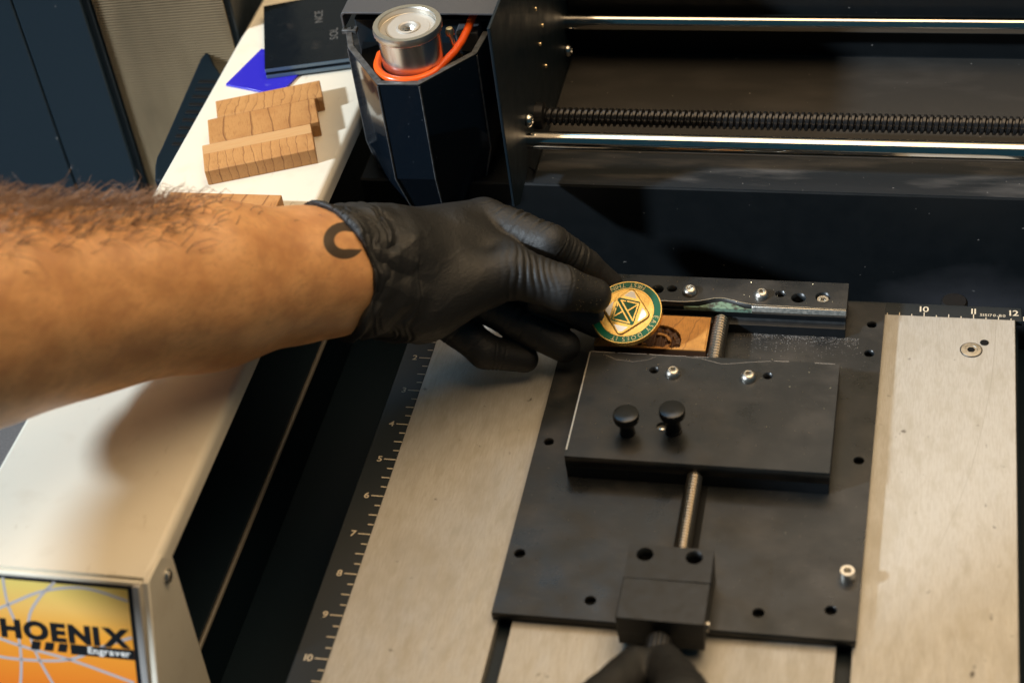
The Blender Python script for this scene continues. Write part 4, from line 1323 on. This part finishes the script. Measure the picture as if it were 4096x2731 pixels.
z_ = (V - W) @ np.array(RZ)
tri = lambda x: 1 - 4 * np.abs((x - np.floor(x)) - 0.5)
for (ka, kb, kc), ph_, am in (((0.30, 0.95, 0.35), 0.1, 0.040), ((0.75, -0.70, 0.5), 0.37, 0.032), ((1.05, 0.30, -0.6), 0.7, 0.026), ((0.25, 1.6, -1.1), 0.2, 0.024), ((1.9, 0.9, 0.7), 0.55, 0.012)):
    x = ka * s_ + kb * t_ + kc * z_ + ph_ + 0.22 * k3
    disp += cuff * 1.5 * am * (tri(x) - 0.35) * np.clip(0.75 + 1.1 * vnoise(V + 11 * ph_, 0.8), 0.1, 1.5)
for k, (e0, am) in enumerate(((0.42, 0.06), (0.74, 0.05), (1.12, 0.045))):
    x = edge_ - e0 - 0.30 * k3 - 0.10 * k2
    disp += am * (np.exp(-((x + 0.045) / 0.04) ** 2) - np.exp(-((x - 0.03) / 0.035) ** 2)) * np.clip(0.5 + 2.2 * vnoise(V + 50 * k, 0.9), 0, 1) * (edge_ > 0.1)
disp += 0.055 * np.exp(-((edge_ - 0.04) / 0.055) ** 2) - 0.03 * np.exp(-((edge_ - 0.17) / 0.06) ** 2)
hand = np.clip((-s_ - 0.6) / 0.6, 0, 1) * np.clip((2.9 + s_) / 0.8, 0, 1)
disp += hand * 0.008 * (1 - np.abs(np.sin((s_ * 0.5 + t_ * 0.9 + 0.4 * nz) * 5.0))) ** 3
V = V + G * disp[:, None]
gl_o = link("glove", npmesh("glove", V, Fq), M['glove'], ps, smooth=180)
gl_o["label"] = "black nitrile glove on the left hand, creased and rolled at the wrist"
# grains stuck on the thumb tip
gr = MB()
cnt = 0
tp = np.array(J['TIPt'])
vis = (G @ np.array(RZ)) > 0.35
near = np.where(vis & (np.linalg.norm(V - (tp + np.array((-0.25, -0.1, 0.25))), axis=1) < 0.50))[0]
for i in rng.choice(near, min(len(near), 60), replace=False):
    p = V[i] + G[i] * 0.004
    if abs((p - tp) @ np.array(RX) + 0.35) > 0.13 and random.random() < 0.5:
        continue
    r, a = random.uniform(0.006, 0.013), random.random() * 6.3
    gr.add([(p[0] + r * math.cos(a + k * 2.1), p[1] + r * math.sin(a + k * 2.1), p[2]) for k in range(3)] + [tuple(p + G[i] * r * 1.3)], [(0, 1, 3), (1, 2, 3), (2, 0, 3), (2, 1, 0)])
obj("brass_grains", gr, M['brass'], gl_o, smooth=None)["kind"] = "stuff"

# ---- right glove at the crank knob
A = np.array
RW = A((2.2, -17.5, 4.6))


def f_right(P):
    pc = A((5.3, -13.9, 2.6))
    d = cap(P, RW, pc, 1.25, 1.05)
    for mcp in ((6.9, -12.3, 2.7), (7.2, -12.6, 2.2), (7.0, -13.2, 1.7)):
        d = smin(d, cap(P, pc, mcp, 0.9, 0.5), 0.3)
    d = smin(d, cap(P, pc, (4.7, -12.9, 2.2), 0.9, 0.6), 0.3)
    thb = smin(cap(P, (4.7, -12.9, 2.2), (5.2, -11.7, 1.5), 0.55, 0.42), cap(P, (5.2, -11.7, 1.5), (5.72, -10.40, 1.04), 0.40, 0.36), 0.1)
    ix = smin(cap(P, (6.8, -12.4, 2.7), (6.68, -11.4, 1.85), 0.5, 0.41), cap(P, (6.68, -11.4, 1.85), (6.20, -10.28, 1.04), 0.40, 0.355), 0.1)
    md_ = smin(cap(P, (7.1, -12.7, 2.0), (6.95, -11.9, 1.1), 0.46, 0.38), cap(P, (6.95, -11.9, 1.1), (6.45, -11.0, 0.55), 0.36, 0.32), 0.1)
    rg = smin(cap(P, (7.0, -13.2, 1.7), (7.2, -12.2, 0.9), 0.47, 0.42), cap(P, (7.2, -12.2, 0.9), (6.4, -11.8, 0.5), 0.41, 0.35), 0.1)
    for q in (thb, ix, md_, rg):
        d = smin(d, q, 0.1)
    return d


V, Fq = nets(f_right, (0.6, -19.2, -0.2), (8.2, -9.4, 6.2), 0.085)
Gn = grad(f_right, V)
V = V + Gn * (0.04 * vnoise(V, 1.6) + 0.02 * vnoise(V, 4))[:, None]
g2 = link("glove", npmesh("glove", V, Fq), M['glove'], ps, smooth=180)
g2["label"] = "blurred black glove gripping the knurled vise crank at the bottom"


# ---- shirt (mostly out of the picture, it shades the near end of the machine)
def f_shirt(P):
    d = cap(P, E_ + (SHD - E_) * 0.4, SHD, 2.0, 2.5)
    d = smin(d, cap(P, SHD, (-12.5, -29.0, 12.2), 2.6, 2.6), 0.8)
    d = smin(d, cap(P, (-14.5, -24.0, 11.0), (-20.0, -24.0, 4.0), 2.8, 3.6), 1.0)
    d = smin(d, cap(P, (-20.0, -22.0, 6.0), (-22.0, -23.0, -12.0), 4.2, 4.6), 1.2)
    d = smin(d, cap(P, (-19.5, -28.0, 6.0), (-21.5, -27.0, -12.0), 4.2, 4.6), 1.2)
    d = smin(d, cap(P, (-12.5, -28.5, 12.2), (-5.0, -27.0, 6.5), 2.5, 1.9), 1.0)
    d = smin(d, cap(P, (-5.0, -27.0, 6.5), RW + (0.1, 0.1, 0), 1.9, 1.35), 0.8)
    return d


V, Fq = nets(f_shirt, (-29, -35, -20), (4.5, -10, 17.5), 0.36)
V = V + grad(f_shirt, V, 0.1) * (0.25 * vnoise(V, 0.35))[:, None]
link("shirt", npmesh("shirt", V, Fq), M['shirt'], ps, smooth=180)

# ---- arm hair: thin tapered strands rooted on the skin
dens = rng.random((60000, 3))
hb = MB()
va = np.array([v.co[:] for v in arm.data.vertices]) + np.array(ps.location)
ga_ = grad(f_arm, va)
sv_ = (va - W) @ u_arm
back = ga_ @ np.array(RY)
front = ga_ @ np.array(RZ)
okm = (sv_ > 0.1) & (sv_ < 8.6)
pw = np.where(okm, np.exp(-((back - 0.92) / 0.26) ** 2) * np.clip((sv_ - 2.5) / 1.8, 0.04, 1.0), 0)
pick = rng.choice(len(va), 2100, p=pw / pw.sum())
hv, hf = [], []
ua = Vector(u_arm)
for i in pick:
    nrm = Vector(ga_[i])
    tan = (-ua * (0.5 + 0.8 * random.random()) + Vector((0, 0, random.gauss(0, 0.5))) + Vector((random.gauss(0, 0.35), random.gauss(0, 0.35), 0)))
    tan = (tan - nrm * tan.dot(nrm)).normalized()
    onb = back[i] > 0.45
    L = random.uniform(0.32, 0.80) * min(1.0, 0.15 + (sv_[i] / 5.0) ** 2)
    lift = (0.25 + 0.75 * random.random()) * (1.0 if onb else 0.5)
    p = Vector(va[i]) + tan.cross(nrm) * random.gauss(0, 0.07) + tan * random.gauss(0, 0.07) - nrm * 0.03
    sd_ = tan.cross(nrm)
    cur, c2 = random.gauss(0, 0.35), random.uniform(-0.5, 0.9)
    pts = [p, p + (nrm * lift + tan * 0.45) * L * 0.4, p + (nrm * lift * 0.9 + tan * 0.75 + sd_ * cur * 0.5) * L * 0.75, p + (nrm * lift * (0.75 - 0.5 * c2) + tan * (0.75 + 0.35 * c2) + sd_ * cur) * L]
    r = random.uniform(0.006, 0.0115)
    o0 = len(hv)
    for k, q in enumerate(pts):
        rr = r * (1, 0.9, 0.65, 0.12)[k]
        hv += [q + sd_ * rr, q + (nrm * 0.87 - sd_ * 0.5) * rr, q + (-nrm * 0.87 - sd_ * 0.5) * rr]
    for k in range(3):
        for m_ in range(3):
            a_, b_ = o0 + k * 3 + m_, o0 + k * 3 + (m_ + 1) % 3
            hf.append((a_, b_, b_ + 3, a_ + 3))
hb.add(hv, hf)
obj("arm_hair", hb, M['hair'], ps, smooth=180)["kind"] = "stuff"

# ------------------------------------------------------------------ inches to metres
bpy.context.view_layer.update()
seen = set()
for o in list(SC.objects):
    if o.type in ('MESH', 'EMPTY'):
        o.location = o.location * S
        if o.type == 'MESH':
            if o.data.name not in seen:
                seen.add(o.data.name)
                o.data.transform(Matrix.Scale(S, 4))
            for md_ in o.modifiers:
                if md_.type == 'BEVEL':
                    md_.width *= S
